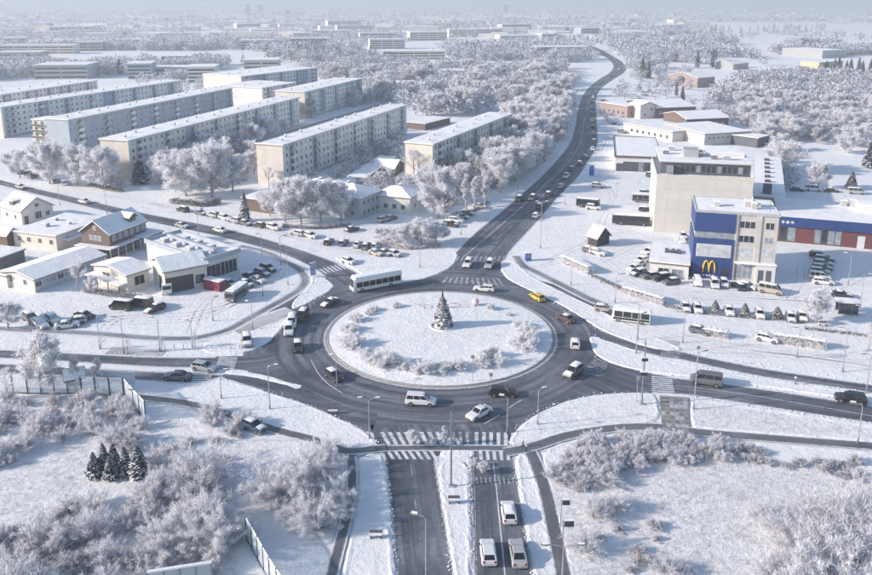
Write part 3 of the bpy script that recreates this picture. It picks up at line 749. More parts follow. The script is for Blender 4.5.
vent(h2, a * .3, b_ * .6, 4.2, 1.3, .8); vent(h2, a * .6, b_ * .75, 4.2, 1.0, .6); vent(h2, a * .5, b_ * .3, 4.2, .8, .5)
MB().box(a * .1, a * .62, -2.2, -.01, 2.4, 2.6).build('canopy', 'snow_roof', h2)
h3, a, b_ = house('brown_house', 'dark brown house with a big snowy gable roof, white windows and veranda', (86, 247), (111.5, 259), (138, 247), 6.2, 'brick_brown', 'gable', 2.9, 'u', geom=(70, 13, 8.8),
      u_win=[(.12 + .16 * i, 4.2, 1.3, 1.4, 'glass_pale') for i in range(6)] + [(.12 + .16 * i, 1.0, 1.3, 1.6) for i in range(6)],
      v_win=((.35, 4.3, 1.0, 1.3, 'glass_pale'), (.5, 4.3, 1.0, 1.3, 'glass_pale'), (.65, 4.3, 1.0, 1.3, 'glass_pale'), (.5, 6.9, 1.0, 1.1, 'glass_pale'), (.25, .9, 1.4, 1.8), (.55, .9, 1.4, 1.8)))
MB().box(-2.3, a * .9, -2.0, -.26, 3.1, 3.3).build('veranda_roof', 'snow_roof', h3); MB().box(-2.3, -.26, -.25, b_ + .3, 3.1, 3.3).build('veranda_roof', 'snow_roof', h3)
for x in np.linspace(-2, a * .85, 6): MB().box(x - .1, x + .1, -1.9, -1.7, .02, 3.1).build('post', 'frame_white', h3)
for y in np.linspace(2, b_, 4): MB().box(-2.1, -1.9, y - .1, y + .1, .02, 3.1).build('post', 'frame_white', h3)
dm = MB().box(a * .62, a * .80, .8, 3.6, 6.6, 8.3).build('dormer', 'brick_brown', h3)
gable_roof(dm, a * .22, 3.4, 8.2, .9, 'v', .25, .2, 'brick_brown', x0=a * .60, y0=.4)
MB().box(a * .66, a * .76, .76, .82, 7.2, 8.1).build('dormer_window', 'glass_dark', dm)
h4, a, b_ = house('long_low_workshop', 'long low workshop with a wide snowy roof and side wall tinted blue-grey for shade', (11, 284), (35.5, 293), (106, 270), 3.0, 'plaster_cream', 'gable', 1.0, 'u', cat='building', geom=(63, 18.5, 11),
      u_win=[(.05 + .1 * i, 1.2, 1.6, 1.3, 'glass_pale' if i % 3 else 'glass_dark') for i in range(9)], v_win=((.28, 1.3, 1.2, 1.3), (.72, 1.3, 1.2, 1.3)))
MB().box(.3, a - .1, -.06, -.004, .02, 2.95).build('shade_tinted_side', 'wall_bluegrey', h4);  # blue-grey skin over the cream wall, shade of the sunless side put into colour
for o in h4.children:
    if o.name.startswith('window') and abs(o.location.y) < .01 and o.location.x > 0: o.location.y = -.07
house('dark_shed', 'dark shed with a snowy flat roof cut by the left edge, beside the long workshop', (-30, 262), (0, 276), (26, 266), 4.0, 'wall_dark', 'flat', cat='shed', under='wood_brown')
house('annex', 'low annex with sloped snowy roof at the end of the workshop', (0, 284), (8, 288), (18, 284.5), 2.6, 'plaster_cream', 'flat', cat='building')
house('garden_shed', 'little shed with snowy roof between cream hall and left edge', (0, 240), (8, 247), (20, 243), 3, 'wood_brown', 'gable', 1.4, 'v', cat='shed')
house('pavilion', 'snow-roofed pavilion behind the brown house by the road', (134, 245), (145, 250), (163, 243), 3, 'wall_grey', 'flat', cat='building', u_win=[(.2 + .2 * i, .8, 1.4, 1.6) for i in range(4)])
# ---- garage row
g1, a, b_ = house('car_workshop', 'cream two-part workshop with snowy awning behind the black van', (98, 281), (128, 293), (150, 285.5), 3.9, 'plaster_cream', 'gable', 1.0, 'u', cat='building',
      v_win=((.62, 1.7, 2.8, 1.6), ), u_win=((.55, 1.0, 2.6, 2.2),))
MB().box(-2.2, -.02, -.4, b_ + .4, 2.2, 2.5).build('awning', 'snow_roof', g1)
for y in (0, b_ * .33, b_ * .66, b_): MB().box(-2.1, -1.95, y - .07, y + .07, .02, 2.2).build('post', 'metal_dark', g1)
g2, a, b_ = house('garage_hall', 'cream garage hall with snowy gable and big dark door beside the red container', (144, 283), (166, 294), (208, 285.5), 5.0, 'plaster_cream', 'gable', 1.7, 'u', cat='building')
door(g2, 'u', a * .34, 6.0, 3.4, 'metal_dark', hd=False); window(g2, 'u', a * .82, .9, 2.2, 2.2)
door(g2, 'v', b_ * .35, 2.4, 3.2, 'metal_dark', hd=False)
g3, a, b_ = house('showroom', 'flat-roofed pale showroom with blue-grey parapet behind the garage hall', (150, 262), (206, 284), (240, 273), 5.0, 'plaster_white', 'flat', cat='building', under='wall_bluegrey', parapet=.9,
      u_win=((.3, .8, 5.0, 3.2, 'glass_dark', 3), (.68, .8, 4.5, 3.2, 'glass_dark', 3)))
for i in range(7): vent(g3, a * .25 + (i % 2) * 4, b_ * (.15 + .11 * i), 5.5, 1.5, .9)
MB().box(a * .45, a * .55, b_ * .1, b_ * .9, 5.5, 6.7).build('roof_upstand', 'wall_bluegrey', g3)
# ---- houses by the middle block
m1, a, b_ = house('hipped_house', 'two-storey pale house with a snowy hipped roof behind the frosted trees', (296, 207), (360, 220), (381, 211), 6.2, 'wall_bluegrey', 'hip', 2.6, cat='house',
      u_win=[(.2 + .2 * i, 1.0 + 2.9 * k, 1.3, 1.5) for i in range(4) for k in range(2)], v_win=[(.1 + .13 * i, 1.0 + 2.9 * k, 1.3, 1.5) for i in range(6) for k in range(2)], chim=((.5, .3, 8.6), (.5, .7, 8.6)))
m2, a, b_ = house('small_hipped_house', 'small pale house with snowy hipped roof beside the round frosted bush', (380, 209), (410, 215), (424, 206), 5.0, 'plaster_pale', 'hip', 2.0,
      u_win=((.35, 1.4, 1.2, 1.4), (.7, 1.4, 1.2, 1.4)), v_win=[(.2 + .25 * i, 1.4, 1.3, 1.5) for i in range(3)], chim=((.5, .5, 6.8),))
house('flat_annex', 'low flat-roofed annex left of the hipped house, behind frosted conifer', (250, 207), (272, 214), (290, 207), 3.6, 'wood_brown', 'flat', cat='building')
house('dark_shed', 'dark shed with steep snowy roof beside the rightmost apartment block', (378, 173), (394, 177), (404, 171), 2.8, 'shed_dark', 'gable', 2.2, 'v', cat='shed')
house('low_garages', 'row of low garages with snowy roof between two apartment blocks', (352, 183), (366, 187), (396, 165), 3.0, 'wood_brown', 'flat', cat='garage')
house('low_garages', 'low snow-roofed garages beyond the middle apartment block', (410, 128), (425, 130.5), (450, 124), 3.0, 'brick_brown', 'flat', cat='garage')
house('snowy_shelter', 'little snow-roofed shelter in front of the middle block', (338, 190), (345, 193), (356, 189), 2.6, 'plaster_white', 'gable', 1.2, 'u', cat='shed')

# ---- tall white building, right
def tall_white():
    P1 = G(653, 231.5); P2 = G(751, 233); o, rz, Lu, _ = rect(P1 + Vector((0, 25, 0)), P1, P2); Lv = 24.0; rz = R(-12); Lu = 24.8; foot(o, rz, Lu, Lv, 1)
    root = thing('white_office_tower', 'tall windowless cream building with glazed top storey and snowy terrace', 'building', o, rz)
    hh = 15.4; walls(root, Lu, Lv, hh, 'plaster_beige_white')
    for i in range(8):
        for k in range(5): MB().box(Lu * i / 8 + .012, Lu * (i + 1) / 8 - .012, -.045 - random.uniform(0, .006), -.004, .1 + (hh - .15) * k / 5 + .012, .1 + (hh - .15) * (k + 1) / 5 - .012).build('wall_panel', 'plaster_beige_white', root)
    r = MB().box(0.05, Lu - .05, 0.05, Lv - .05, hh, hh + .2).build('terrace', 'concrete', root)
    snow_slab(.3, Lu - .3, .3, Lv - .3, hh + .2, .15).build('snow_cover', 'snow_roof', r)
    MB().box(-.05, Lu + .05, -.06, .2, hh + .001, hh + .75).build('parapet', 'plaster_beige_white', root)
    MB().box(-.06, .2, .2, Lv, hh + .001, hh + .75).build('parapet', 'plaster_beige_white', root)
    for i in range(14): MB().tube([(Lu * i / 13, .1, hh + .75), (Lu * i / 13, .1, hh + 1.35)], .04, 5).build('railing_post', 'metal_dark', root)
    MB().tube([(0, .1, hh + 1.35), (Lu, .1, hh + 1.35)], .04, 5).build('railing', 'metal_dark', root)
    # set back top storey
    y0 = 3.2; x0 = 1.2; z1 = hh + 3.6
    MB().box(x0, Lu - .4, y0, Lv - 1, hh + .36, z1).build('top_storey', 'wall_dark', root)
    n = 16
    for i in range(n):
        x = x0 + 1 + (Lu - x0 - 2) * (i + .5) / n
        if 3 <= i: window(root, 'u', x, hh + 1.0, (Lu - x0 - 2) / n - .12, 2.0, pane='glass_pale' if i % 4 == 2 else 'glass_dark', frame='metal_grey', mull=0).location.y = y0 - .02
    MB().box(x0 + 1.5, x0 + 3.2, y0 - 1.5, y0 - .02, hh + .36, hh + 2.9).build('duct', 'steel', root)
    r2 = MB().box(x0 - .5, Lu + .05, y0 - .6, Lv + .2, z1, z1 + .35).build('roof', 'concrete', root)
    snow_slab(x0 - .4, Lu, y0 - .5, Lv + .1, z1 + .35, .2).build('snow_cover', 'snow_roof', r2)
    for i in range(12): MB().tube([(x0 + (Lu - x0) * i / 11, y0 - .4, z1 + .35), (x0 + (Lu - x0) * i / 11, y0 - .4, z1 + 1.25)], .035, 5).build('railing_post', 'steel', r2)
    MB().tube([(x0, y0 - .4, z1 + 1.25), (Lu, y0 - .4, z1 + 1.25)], .035, 5).build('railing', 'steel', r2)
    MB().box(Lu * .3, Lu * .46, Lv * .35, Lv * .55, z1 + .5, z1 + 2.6).build('plant_room', 'wall_grey', r2)
    MB().box(Lu * .55, Lu * .96, Lv * .45, Lv * .9, z1 + .5, z1 + 1.6).build('roof_step', 'plaster_white', r2)
    snow_slab(Lu * .55, Lu * .96, Lv * .45, Lv * .9, z1 + 1.6, .25).build('snow_cover', 'snow_roof', r2)
    for i, (fx, fy) in enumerate(((.34, .68), (.42, .7), (.5, .62), (.12, .5), (.2, .75), (.62, .3), (.75, .28), (.5, .4))):
        v = MB().box(Lu * fx - .8, Lu * fx + .8, Lv * fy - .6, Lv * fy + .6, z1 + .5, z1 + 1.7).build('air_conditioner', 'metal_grey' if i % 2 else 'steel', r2)
        MB().box(Lu * fx - .85, Lu * fx + .85, Lv * fy - .65, Lv * fy + .65, z1 + 1.7, z1 + 1.9).build('snow_cap', 'snow_roof', v)
plain('plaster_beige_white', (.60, .57, .53), .85, .06, .25)
tall_white()
rw, a, b_ = house('rear_hall', 'long low hall with a row of roof lights right of the tall cream building', (0, 0, 0), (G(754, 197, 6.6).x, G(754, 197, 6.6).y, 0), (0, 0, 0), 6.6, 'plaster_white', 'flat', cat='building', geom=(-22, 8.2, 64), px=False)
for i in range(7): MB().box(2.9, 4.6, 12 + i * 7.2, 13.4 + i * 7.2, 7.05, 7.8).build('roof_light', 'glass_dark', rw)
MB().box(2.2, 4.6, 3.0, 5.2, 7.05, 9.8).build('chimney', 'wall_dark', rw)
t2, a, b_ = house('car_showroom', 'white single-storey showroom with glazed front and broad snowy roof', (627, 151), (614.5, 172), (661, 174), 5.6, 'plaster_white', 'flat', cat='building', parapet=.5, px=True)
for i in range(9): window(t2, 'u', a * (.22 + .062 * i), .5, 1.45, 3.6, mull=1, frame='metal_grey', pane='glass_pale' if i in (5, 6) else 'glass_dark')
for i in range(3): window(t2, 'u', a * (.06 + .06 * i), .4, 1.0, 3.0, frame='metal_grey')
# ---- blue restaurant building
def blue_building():
    P1, P2 = G(692, 276.5), G(775.5, 280.5); o, rz, Lu, _ = rect(P1 + Vector((0, 10, 0)), P1, P2); Lv = 13.0; rz = R(-14.5); Lu = 17.3; foot(o, rz, Lu, Lv, 1)
    root = thing('restaurant_building', 'four-storey beige building with blue front panels and yellow arches sign', 'building', o, rz)
    hh = 15.4; walls(root, Lu, Lv, hh, 'plaster_beige'); bw = Lu * .485
    r = flat_roof(root, Lu, Lv, hh, .25, .3, 'concrete', .35)
    for (x0, x1, z0, z1) in ((-.3, bw, hh - 4.3, hh + .05), (-.3, bw, 0.02, hh - 5.9)):
        MB().box(x0, x1, -.43, -.01, z0, z1).build('panel_frame', 'panel_blue', root)
        for i in range(5):
            for k in range(2): MB().box(x0 + (x1 - x0) * i / 5 + .015, x0 + (x1 - x0) * (i + 1) / 5 - .015, -.45, -.432, z0 + (z1 - z0) * k / 2 + .015, z0 + (z1 - z0) * (k + 1) / 2 - .015).build('blue_panel', 'panel_blue', root)
    for (z0, z1) in ((hh - 4.3, hh + .03), (.02, hh - 5.9)): MB().box(-.32, -.01, 0, Lv, z0, z1).build('blue_panel', 'panel_blue', root)
    MB().box(-.1, bw, -.16, -.01, hh - 5.88, hh - 4.32).build('strip_window', 'glass_pale', root)
    # wide glazed opening in the lower blue part
    x0, x1, z0, z1 = .4, bw - .5, 5.2, 8.2; n = 10
    f = MB().box(x0, x1, -.50, -.452, z0, z1).build('wide_window', 'frame_white', root)
    for i in range(n):
        MB().box(x0 + .08 + (x1 - x0 - .16) * i / n + .05, x0 + .08 + (x1 - x0 - .16) * (i + 1) / n - .05, -.53, -.505, z0 + .15, z1 - .15).build('pane', 'glass_frost', f)
    # yellow arches
    b = MB()
    def arch(cx):
        pts = []
        for k in range(13):
            t = math.pi * k / 12; pts.append((cx - .62 * math.cos(t), -.56, 1.9 + 2.35 * math.sin(t) ** .8))
        pts = [(cx - .72, -.56, 1.35)] + pts + [(cx + .72, -.56, 1.35)] if False else pts
        pts[0] = (pts[0][0] - .08, -.56, 1.5); pts[-1] = (pts[-1][0] + .08, -.56, 1.5)
        b.tube(pts, .17, 6)
    ax = Lu * .20; arch(ax - .62); arch(ax + .66); b.build('arches_sign', 'yellow_sign', root, True)
    for i in range(4): MB().box(ax - 1.3 + i * .7, ax - .85 + i * .7, -.48, -.452, .55, .95).build('sign_letter', 'frame_white', root)
    MB().box(bw - 2.2, bw - .6, -.49, -.452, .9, 2.6).build('menu_window', 'glass_dark', root)
    MB().box(bw - .02, bw + .5, -.30, -.01, 0, hh).build('pilaster', 'plaster_beige', root); MB().box(Lu * .74, Lu * .80, -.25, -.01, 0, hh).build('pilaster', 'plaster_beige', root)
    for k, z in enumerate((12.3, 9.0)):
        window(root, 'u', Lu * .63, z, 3.4, 1.7, mull=2); window(root, 'u', Lu * .90, z, 1.9, 1.7 if k == 0 else 1.6, mull=1, pane='glass_dark' if k == 0 else 'glass_pale')
    window(root, 'u', Lu * .63, 5.5, 3.8, 2.4, mull=3, pane='glass_frost'); window(root, 'u', Lu * .90, 5.5, 2.2, 2.4, mull=1, pane='glass_frost')
    MB().box(bw + .5, Lu + .3, -1.2, -.02, 4.3, 4.6).build('canopy', 'snow_roof', root)
    window(root, 'u', Lu * .62, .5, 4.2, 3.2, mull=3, pane='glass_pale')
    MB().box(Lu * .77, Lu + .2, -.9, -.02, 0.01, 4.2).build('porch', 'plaster_white', root)
    for t in (.835, .93): MB().box(Lu * t - .55, Lu * t + .55, -.96, -.905, .05, 3.1).build('door', 'wall_dark', root)
    for i, (fx, fy, s) in enumerate(((.26, .35, 1.2), (.66, .45, 1.5), (.78, .5, 1.5), (.72, .3, 1.1))):
        v = MB().box(Lu * fx - s / 2, Lu * fx + s / 2, Lv * fy - s / 2, Lv * fy + s / 2, hh + .4, hh + 1.6 + .3 * (i % 2)).build('roof_vent', 'concrete', r)
        MB().box(Lu * fx - s / 2 - .1, Lu * fx + s / 2 + .1, Lv * fy - s / 2 - .1, Lv * fy + s / 2 + .1, hh + 1.6 + .3 * (i % 2), hh + 1.9 + .3 * (i % 2)).build('snow_cap', 'snow_roof', v)
    MB().tube([(Lu * .9, 2, hh + .4), (Lu * .9, 2, hh + 3.2)], .04, 5).build('aerial', 'metal_dark', r)
glass('glass_frost', (.45, .47, .50), .4)
blue_building()
def brick_shop():
    P1, P2 = G(777, 241), G(872, 249.5); o, rz, Lu, _ = rect(P1 + Vector((0, 10, 0)), P1, P2); Lu *= 1.55; Lv = 21; foot(o, rz, Lu, Lv, 1)
    root = thing('brick_shop', 'long low shop with blue fascia over dark red brick and tall windows', 'shop', o, rz)
    hh = 6.4; walls(root, Lu, Lv, hh, 'brick_red')
    r = flat_roof(root, Lu, Lv, hh, .1, .3, 'concrete')
    MB().box(-.3, Lu + .3, -.5, -.01, 4.3, hh + .4).build('fascia', 'panel_blue', root)
    x = .3
    for i, (kind, wd) in enumerate([('w', 4.0), ('b', 4.4), ('w', 6.4), ('b', 7.4), ('w', 6.4), ('b', 5.0), ('w', 6), ('b', 5)]):
        if x + wd > Lu: break
        if kind == 'w':
            n = int(wd / 1.5)
            for k in range(n): window(root, 'u', x + wd * (k + .5) / n, .3, wd / n - .05, 3.8, pane='glass_pale' if (k + i) % 3 else 'glass_dark', frame='metal_grey', mull=0)
        elif i == 3: door(root, 'u', x + wd * .62, 1.7, 3.2, 'frame_white')
        x += wd
    for i in range(3):
        b = MB()
        for k in range(4):
            a = math.pi * k / 4; b.box(-.42, .42, -.04 - .003 * k, .0 - .003 * k, -.09, .09)
            for q in range(len(b.v) - 8, len(b.v)):
                px_, py_, pz_ = b.v[q]; b.v[q] = (px_ * math.cos(a) - pz_ * math.sin(a), py_, px_ * math.sin(a) + pz_ * math.cos(a))
        s = b.build('star_sign', 'paint_white', root); s.location = (.9 + i * 1.15, -.52, 5.5)
    vent(r, Lu * .5, Lv * .8, hh + .5, 1.6, 1.6); vent(r, Lu * .56, Lv * .78, hh + .5, 1.2, 2.0)
    MB().box(Lu * .58, Lu * .99, Lv * .5, Lv * .75, hh + .5, hh + 2.6).build('roof_box', 'plaster_white', r); snow_slab(Lu * .58, Lu * .99, Lv * .5, Lv * .75, hh + 2.6, .25).build('snow_cover', 'snow_roof', r)
brick_shop()
t5, a, b_ = house('white_annex', 'small white flat-roofed annex left of the blue front', (659, 256), (649, 275.5), (688, 279.5), 3.2, 'plaster_white', 'flat', cat='building',
      u_win=((.36, .5, 2.4, 1.7), (.72, .5, 2.6, 1.7, 'glass_pale')))
for t in (.35, .52, .66): MB().box(a * t, a * t + .9, b_ * .45, b_ * .6, 3.65, 4.2).build('skylight', 'glass_dark', t5)
# ---- low buildings along the avenue, right
house('brick_house', 'pinkish brick building with broad flat snowy roof beside the avenue bend', (613.5, 112), (627, 118), (640, 116.5), 6, 'brick_pink', 'flat', cat='building', u_win=((.3, 1.5, 1.6, 1.8), (.7, 1.5, 1.6, 1.8)), v_win=[(.15 + .17 * i, 1.5, 1.6, 1.8) for i in range(5)])
house('gabled_house', 'pale gabled house joined between two brick buildings', (636, 116), (640, 119), (655.5, 118), 7, 'plaster_cream', 'gable', 1.6, 'v', u_win=((.3, 1.3, 1.2, 1.5), (.7, 4.2, 1.2, 1.5)))
house('brick_house', 'long dark brick house with snowy roof and chimneys', (650, 109), (656.5, 118.5), (695, 117), 5.5, 'brick_brown', 'gable', 2.2, 'u', u_win=[(.1 + .13 * i, 2, 1.5, 1.7, 'glass_pale') for i in range(7)], chim=((.35, .5, 7.6), (.65, .5, 7.6)))
house('gabled_house', 'cream-fronted house with dark walls and wide snowy roof by the right wood', (676, 124), (686, 131), (728, 129), 5.5, 'brick_brown', 'gable', 2.4, 'u', u_win=[(.15 + .14 * i, 2, 1.5, 1.6, 'glass_pale') for i in range(6)])
house('low_workshop', 'long low cream workshop with snowy flat roof behind the showroom', (652, 129), (672, 142), (704, 138), 4.2, 'plaster_cream', 'flat', cat='building', v_win=[(.1 + .12 * i, 1, 1.6, 1.6) for i in range(7)])
house('low_workshop', 'wide flat snowy roofed shed behind the tall cream building', (698, 133), (704, 146), (750, 143), 5.0, 'plaster_beige', 'flat', cat='building', u_win=[(.1 + .1 * i, 2.8, 1.4, .9) for i in range(9)])
house('dark_shed', 'row of dark sheds with stepped snowy roofs beside the wood', (735, 130), (757, 148), (768, 145), 4.0, 'wall_dark', 'flat', cat='shed')
house('hill_house', 'house with layered snowy roof above the avenue bend among conifers', (690, 83), (697, 88), (714, 86.5), 7, 'brick_pink', 'gable', 3, 'u', u_win=[(.2 + .2 * i, 3, 1.6, 1.6) for i in range(4)])
house('villa', 'low villa with snowy roof beside the two tall dark conifers', (727, 67), (733, 70), (748, 68.5), 5, 'wall_grey', 'gable', 2.4, 'u', u_win=[(.2 + .2 * i, 1.5, 2, 1.6) for i in range(4)])
house('yellow_house', 'sunlit yellow house end among dark trees at the far right', (812, 71), (818, 73.5), (842, 71.5), 9, 'wall_yellow', 'flat', cat='house', u_win=[(.1 + .14 * i, 1.5 + 3.6 * k, 1.8, 1.8) for i in range(6) for k in range(2)])
house('grey_hall', 'grey flat-roofed hall behind the yellow house', (817, 54), (822, 58.5), (846, 57.5), 8, 'wall_grey', 'flat', cat='building')
house('grey_hall', 'small dark hall on the white field right of the wood', (759, 73), (763, 75), (776, 74), 4, 'wall_dark', 'flat', cat='building')

# ---- far town: blocks seen over the wood (photo columns x0-x1, base row, height)
FAR = [(410, 447, 40.5, 13, 'office block with striped front'), (449, 502, 37, 13, 'long office block'), (500, 539, 43, 11, 'broad hall'), (542, 557, 43, 13, 'dark cube-like block'), (370, 405, 49, 12, 'low terrace'),
       (502, 531, 31.5, 14, 'pale block'), (328, 361, 28, 16, 'pale slab'), (337, 372, 32, 13, 'grey slab'), (360, 396, 41, 12, 'grey block'), (537, 588, 56, 10, 'long hall near the avenue bend'),
       (383, 445, 60, 9, 'long dark terrace'), (581, 600, 35, 12, 'pale block right of the avenue'), (401, 419, 90, 4, 'low pale pavilion in the wood'), (441, 467, 76, 4, 'pale hall in the wood'),
       (50, 93, 33.5, 12, 'pale hall'), (3, 26, 46, 11, 'grey terrace'), (0, 74, 54, 10, 'long bluish terrace'), (-4, 41, 60, 8, 'low hall'), (74, 103, 51, 11, 'small grey block'),
       (162, 193, 66, 9, 'villa group'), (244, 279, 69, 8, 'flat-roofed dark house'), (241, 275, 49, 11, 'pale terrace'), (237, 261, 30, 13, 'pale block'), (35, 88, 79, 11, 'dark-sided terrace with snowy roof'),
       (128, 152, 79, 12, 'brownish balcony block'), (150, 190, 76, 7, 'pale low hall'), (188, 216, 83, 12, 'brick-ended block'), (582, 620, 33.5, 8, 'long pale hall'), (115, 150, 46, 9, 'pale hall'), (290, 330, 45, 9, 'long white hall')]
def far_block(x0, x1, yb, hh, what, i):
    P1, P2 = G(x0, yb + .4), G(x1, yb); P1.z = P2.z = 0
    rr = random.Random(i); o, rz, Lu, _ = rect(P1 + Vector((0, 10, 0)), P1, P2); Lv = rr.uniform(16, 30); foot(o - Vector((0, 14 + o.y * .02, 0)), rz, Lu, Lv + 16 + o.y * .02, 3)
    return far_box(o, rz, Lu, Lv, hh, f'{what}, far off, ' + side_words((x0 + x1) / 2), rr)
def far_box(o, rz, Lu, Lv, hh, label, rr, group=None, name='distant_block', win=True):
    root = thing(name, label, 'building', o, rz, group)
    wm, wc = rr.choice([('plaster_pale', 'pale'), ('plaster_white', 'white'), ('wall_grey', 'grey'), ('plaster_cream', 'cream'), ('wall_bluegrey', 'blue-grey'), ('plaster_beige', 'beige')])
    MB().box(0, Lu, 0, Lv, 0, hh).build('wall', wm, root)
    if group: root['label'] = f"{'long' if Lu > 60 else 'short' if Lu < 40 else 'middling'} {wc} building with snowy roof in the far town, {side_words(436 + o.x / o.y * 800)}"
    r = MB().box(-.4, Lu + .4, -.4, Lv + .4, hh, hh + .3).build('roof', 'concrete', root); MB().box(-.35, Lu + .35, -.35, Lv + .35, hh + .3, hh + .7).build('snow_cover', 'snow_roof', r)
    if win:
        ns = max(1, int(hh / 3))
        for k in range(ns):
            z = 1.0 + k * (hh - .8) / ns
            n = max(1, int(Lu / 14))
            for j in range(n): MB().box(Lu * j / n + .6, Lu * (j + 1) / n - .6, -.07, .02, z, z + 1.3).build('window_band', 'glass_dark', root)
    return root
def side_words(x):
    return ('at the far left' if x < 90 else 'left of the middle' if x < 300 else 'in the middle distance' if x < 500 else 'right of the middle' if x < 650 else 'at the far right')
for i, (x0, x1, yb, hh, what) in enumerate(FAR):
    far_block(x0, x1, yb, hh, what + (' with snowy roof' if 'roof' not in what else ''), i)
rr = random.Random(5)
for k in range(190):
    y = 9 + 30 * rr.random() ** .8; x = rr.uniform(-20, 900)
    if 690 < x < 900 and 22 < y < 48: continue
    o = G(x, y); o.z = 0
    if not free(o.x, o.y): continue
    Lu, Lv, hh = rr.uniform(20, 80), rr.uniform(18, 45), rr.uniform(5, 10)
    foot(o - Vector((0, 30 + o.y * .03, 0)), 0, Lu, Lv + 30 + o.y * .03, 2)
    far_box(o, rr.uniform(-.3, .3), Lu, Lv, hh, 'small distant building with snowy roof in the hazy far town', rr, 'buildings of the hazy far town', 'distant_building', win=False)
for (x, yb, hh, wd, lab) in ((246, 15, 44, 16, 'left one of two pale tower blocks on the hazy horizon'), (258, 14.5, 42, 24, 'right and wider one of two pale tower blocks on the hazy horizon'),
                        (503, 13, 40, 26, 'lone pale tower block on the hazy horizon right of the middle'), (286, 17, 26, 11, 'slim low tower right of the two tower blocks')):
    o = G(x, yb); far_box(o, 0, wd, 14, hh, lab, rr, None, 'tower_block')

# ================================================================== VEGETATION
def ribbons(P, D, Ln, Wd, seed=0, bend=.25):
    """one bent four-sided ribbon (2 quads sharing nothing) per row -> (n,4,3) quads"""
    g = np.random.default_rng(seed); n = len(P)
    D = D / (np.linalg.norm(D, axis=1, keepdims=True) + 1e-9)
    S = np.cross(D, g.normal(size=(n, 3))); S /= (np.linalg.norm(S, axis=1, keepdims=True) + 1e-9)
    Ln = Ln[:, None]; Wd = Wd[:, None]
    q = np.stack([P - S * Wd, P + S * Wd, P + D * Ln + S * Wd * .45, P + D * Ln - S * Wd * .45], 1)
    return q
def tree_proto(seed, h, spread, limbs=9, twigs=5200, trunk_frac=.28, up=.55, tw=.05, tl=.75, mat='frost', droop=0.0, narrow=False):
    """leafless hoarfrosted tree: tapered trunk, limbs, branches (one mesh) and the frosted twigs (crown mesh)"""
    rr = random.Random(seed); g = np.random.default_rng(seed)
    b = MB(); tips = []; dirs = []
    top = Vector((rr.uniform(-.3, .3), rr.uniform(-.3, .3), h * (.86 if narrow else .78)))
    tp = [Vector((0, 0, -.15)), Vector((rr.uniform(-.1, .1), rr.uniform(-.1, .1), h * .3)), Vector((top.x * .6, top.y * .6, h * .55)), top]
    r0 = h * .018
    b.tube(tp, [r0 * 1.25, r0, r0 * .6, r0 * .15], 6)
    def on_trunk(t):
        z = t * top.z
        for a, c in zip(tp, tp[1:]):
            if a.z <= z <= c.z: return a.lerp(c, (z - a.z) / (c.z - a.z))
        return top.copy()
    for i in range(limbs):
        t = trunk_frac + (1 - trunk_frac) * (i + rr.random() * .7) / limbs
        p = on_trunk(min(t, .98)); a = i * 2.4 + rr.uniform(-.4, .4)
        k = math.sin(math.pi * min(1, (t - trunk_frac) / (1 - trunk_frac) * .8 + .22)) ** .7
        if narrow: k *= .8
        ln = spread * k * rr.uniform(.8, 1.1)
        d = Vector((math.cos(a), math.sin(a), up * rr.uniform(.6, 1.3) + .5 * t)).normalized()
        pts = [p]; rad = [r0 * .55 * (1.15 - t)]
        for s in range(4):
            d = (d + Vector((rr.uniform(-.22, .22), rr.uniform(-.22, .22), rr.uniform(-.05, .22) - droop * .25 * s))).normalized()
            pts.append(pts[-1] + d * ln / 4); rad.append(rad[0] * (1 - (s + 1) / 4.6))
        b.tube(pts, rad, 4)
        for j in range(10):
            s = .25 + .75 * (j + rr.random()) / 10; ii = min(3, int(s * 4)); q = pts[ii].lerp(pts[ii + 1], s * 4 - ii)
            dd = ((pts[ii + 1] - pts[ii]).normalized() + Vector((rr.uniform(-1, 1), rr.uniform(-1, 1), rr.uniform(-.35, .8) - droop)) * .9).normalized()
            l2 = ln * rr.uniform(.22, .42) * (1.2 - s * .5); e = q + dd * l2
            b.tube([q, q.lerp(e, .5) + Vector((0, 0, l2 * .06)), e], [rad[0] * .28, rad[0] * .18, .012], 3, cap=False)
            for m in range(6):
                f = (m + .5) / 6; tips.append(q.lerp(e, .25 + .85 * f)); dirs.append(dd)
    twigs = int(twigs * 1.45); T = np.array([tuple(v) for v in tips]); Dv = np.array([tuple(v) for v in dirs])
    idx = g.integers(0, len(T), twigs)
    P = T[idx] + g.normal(size=(twigs, 3)) * (spread * .055)
    D = Dv[idx] * .8 + g.normal(size=(twigs, 3)) * .75; D[:, 2] += .25 - droop * 1.6
    q = ribbons(P, D, tl * g.uniform(.5, 1.3, twigs), tw * g.uniform(.6, 1.4, twigs), seed)
    q[:, :, 2] = np.maximum(q[:, :, 2], .25)
    return b.mesh('trunk', 'bark_frost'), quad_mesh('crown', q, mat)
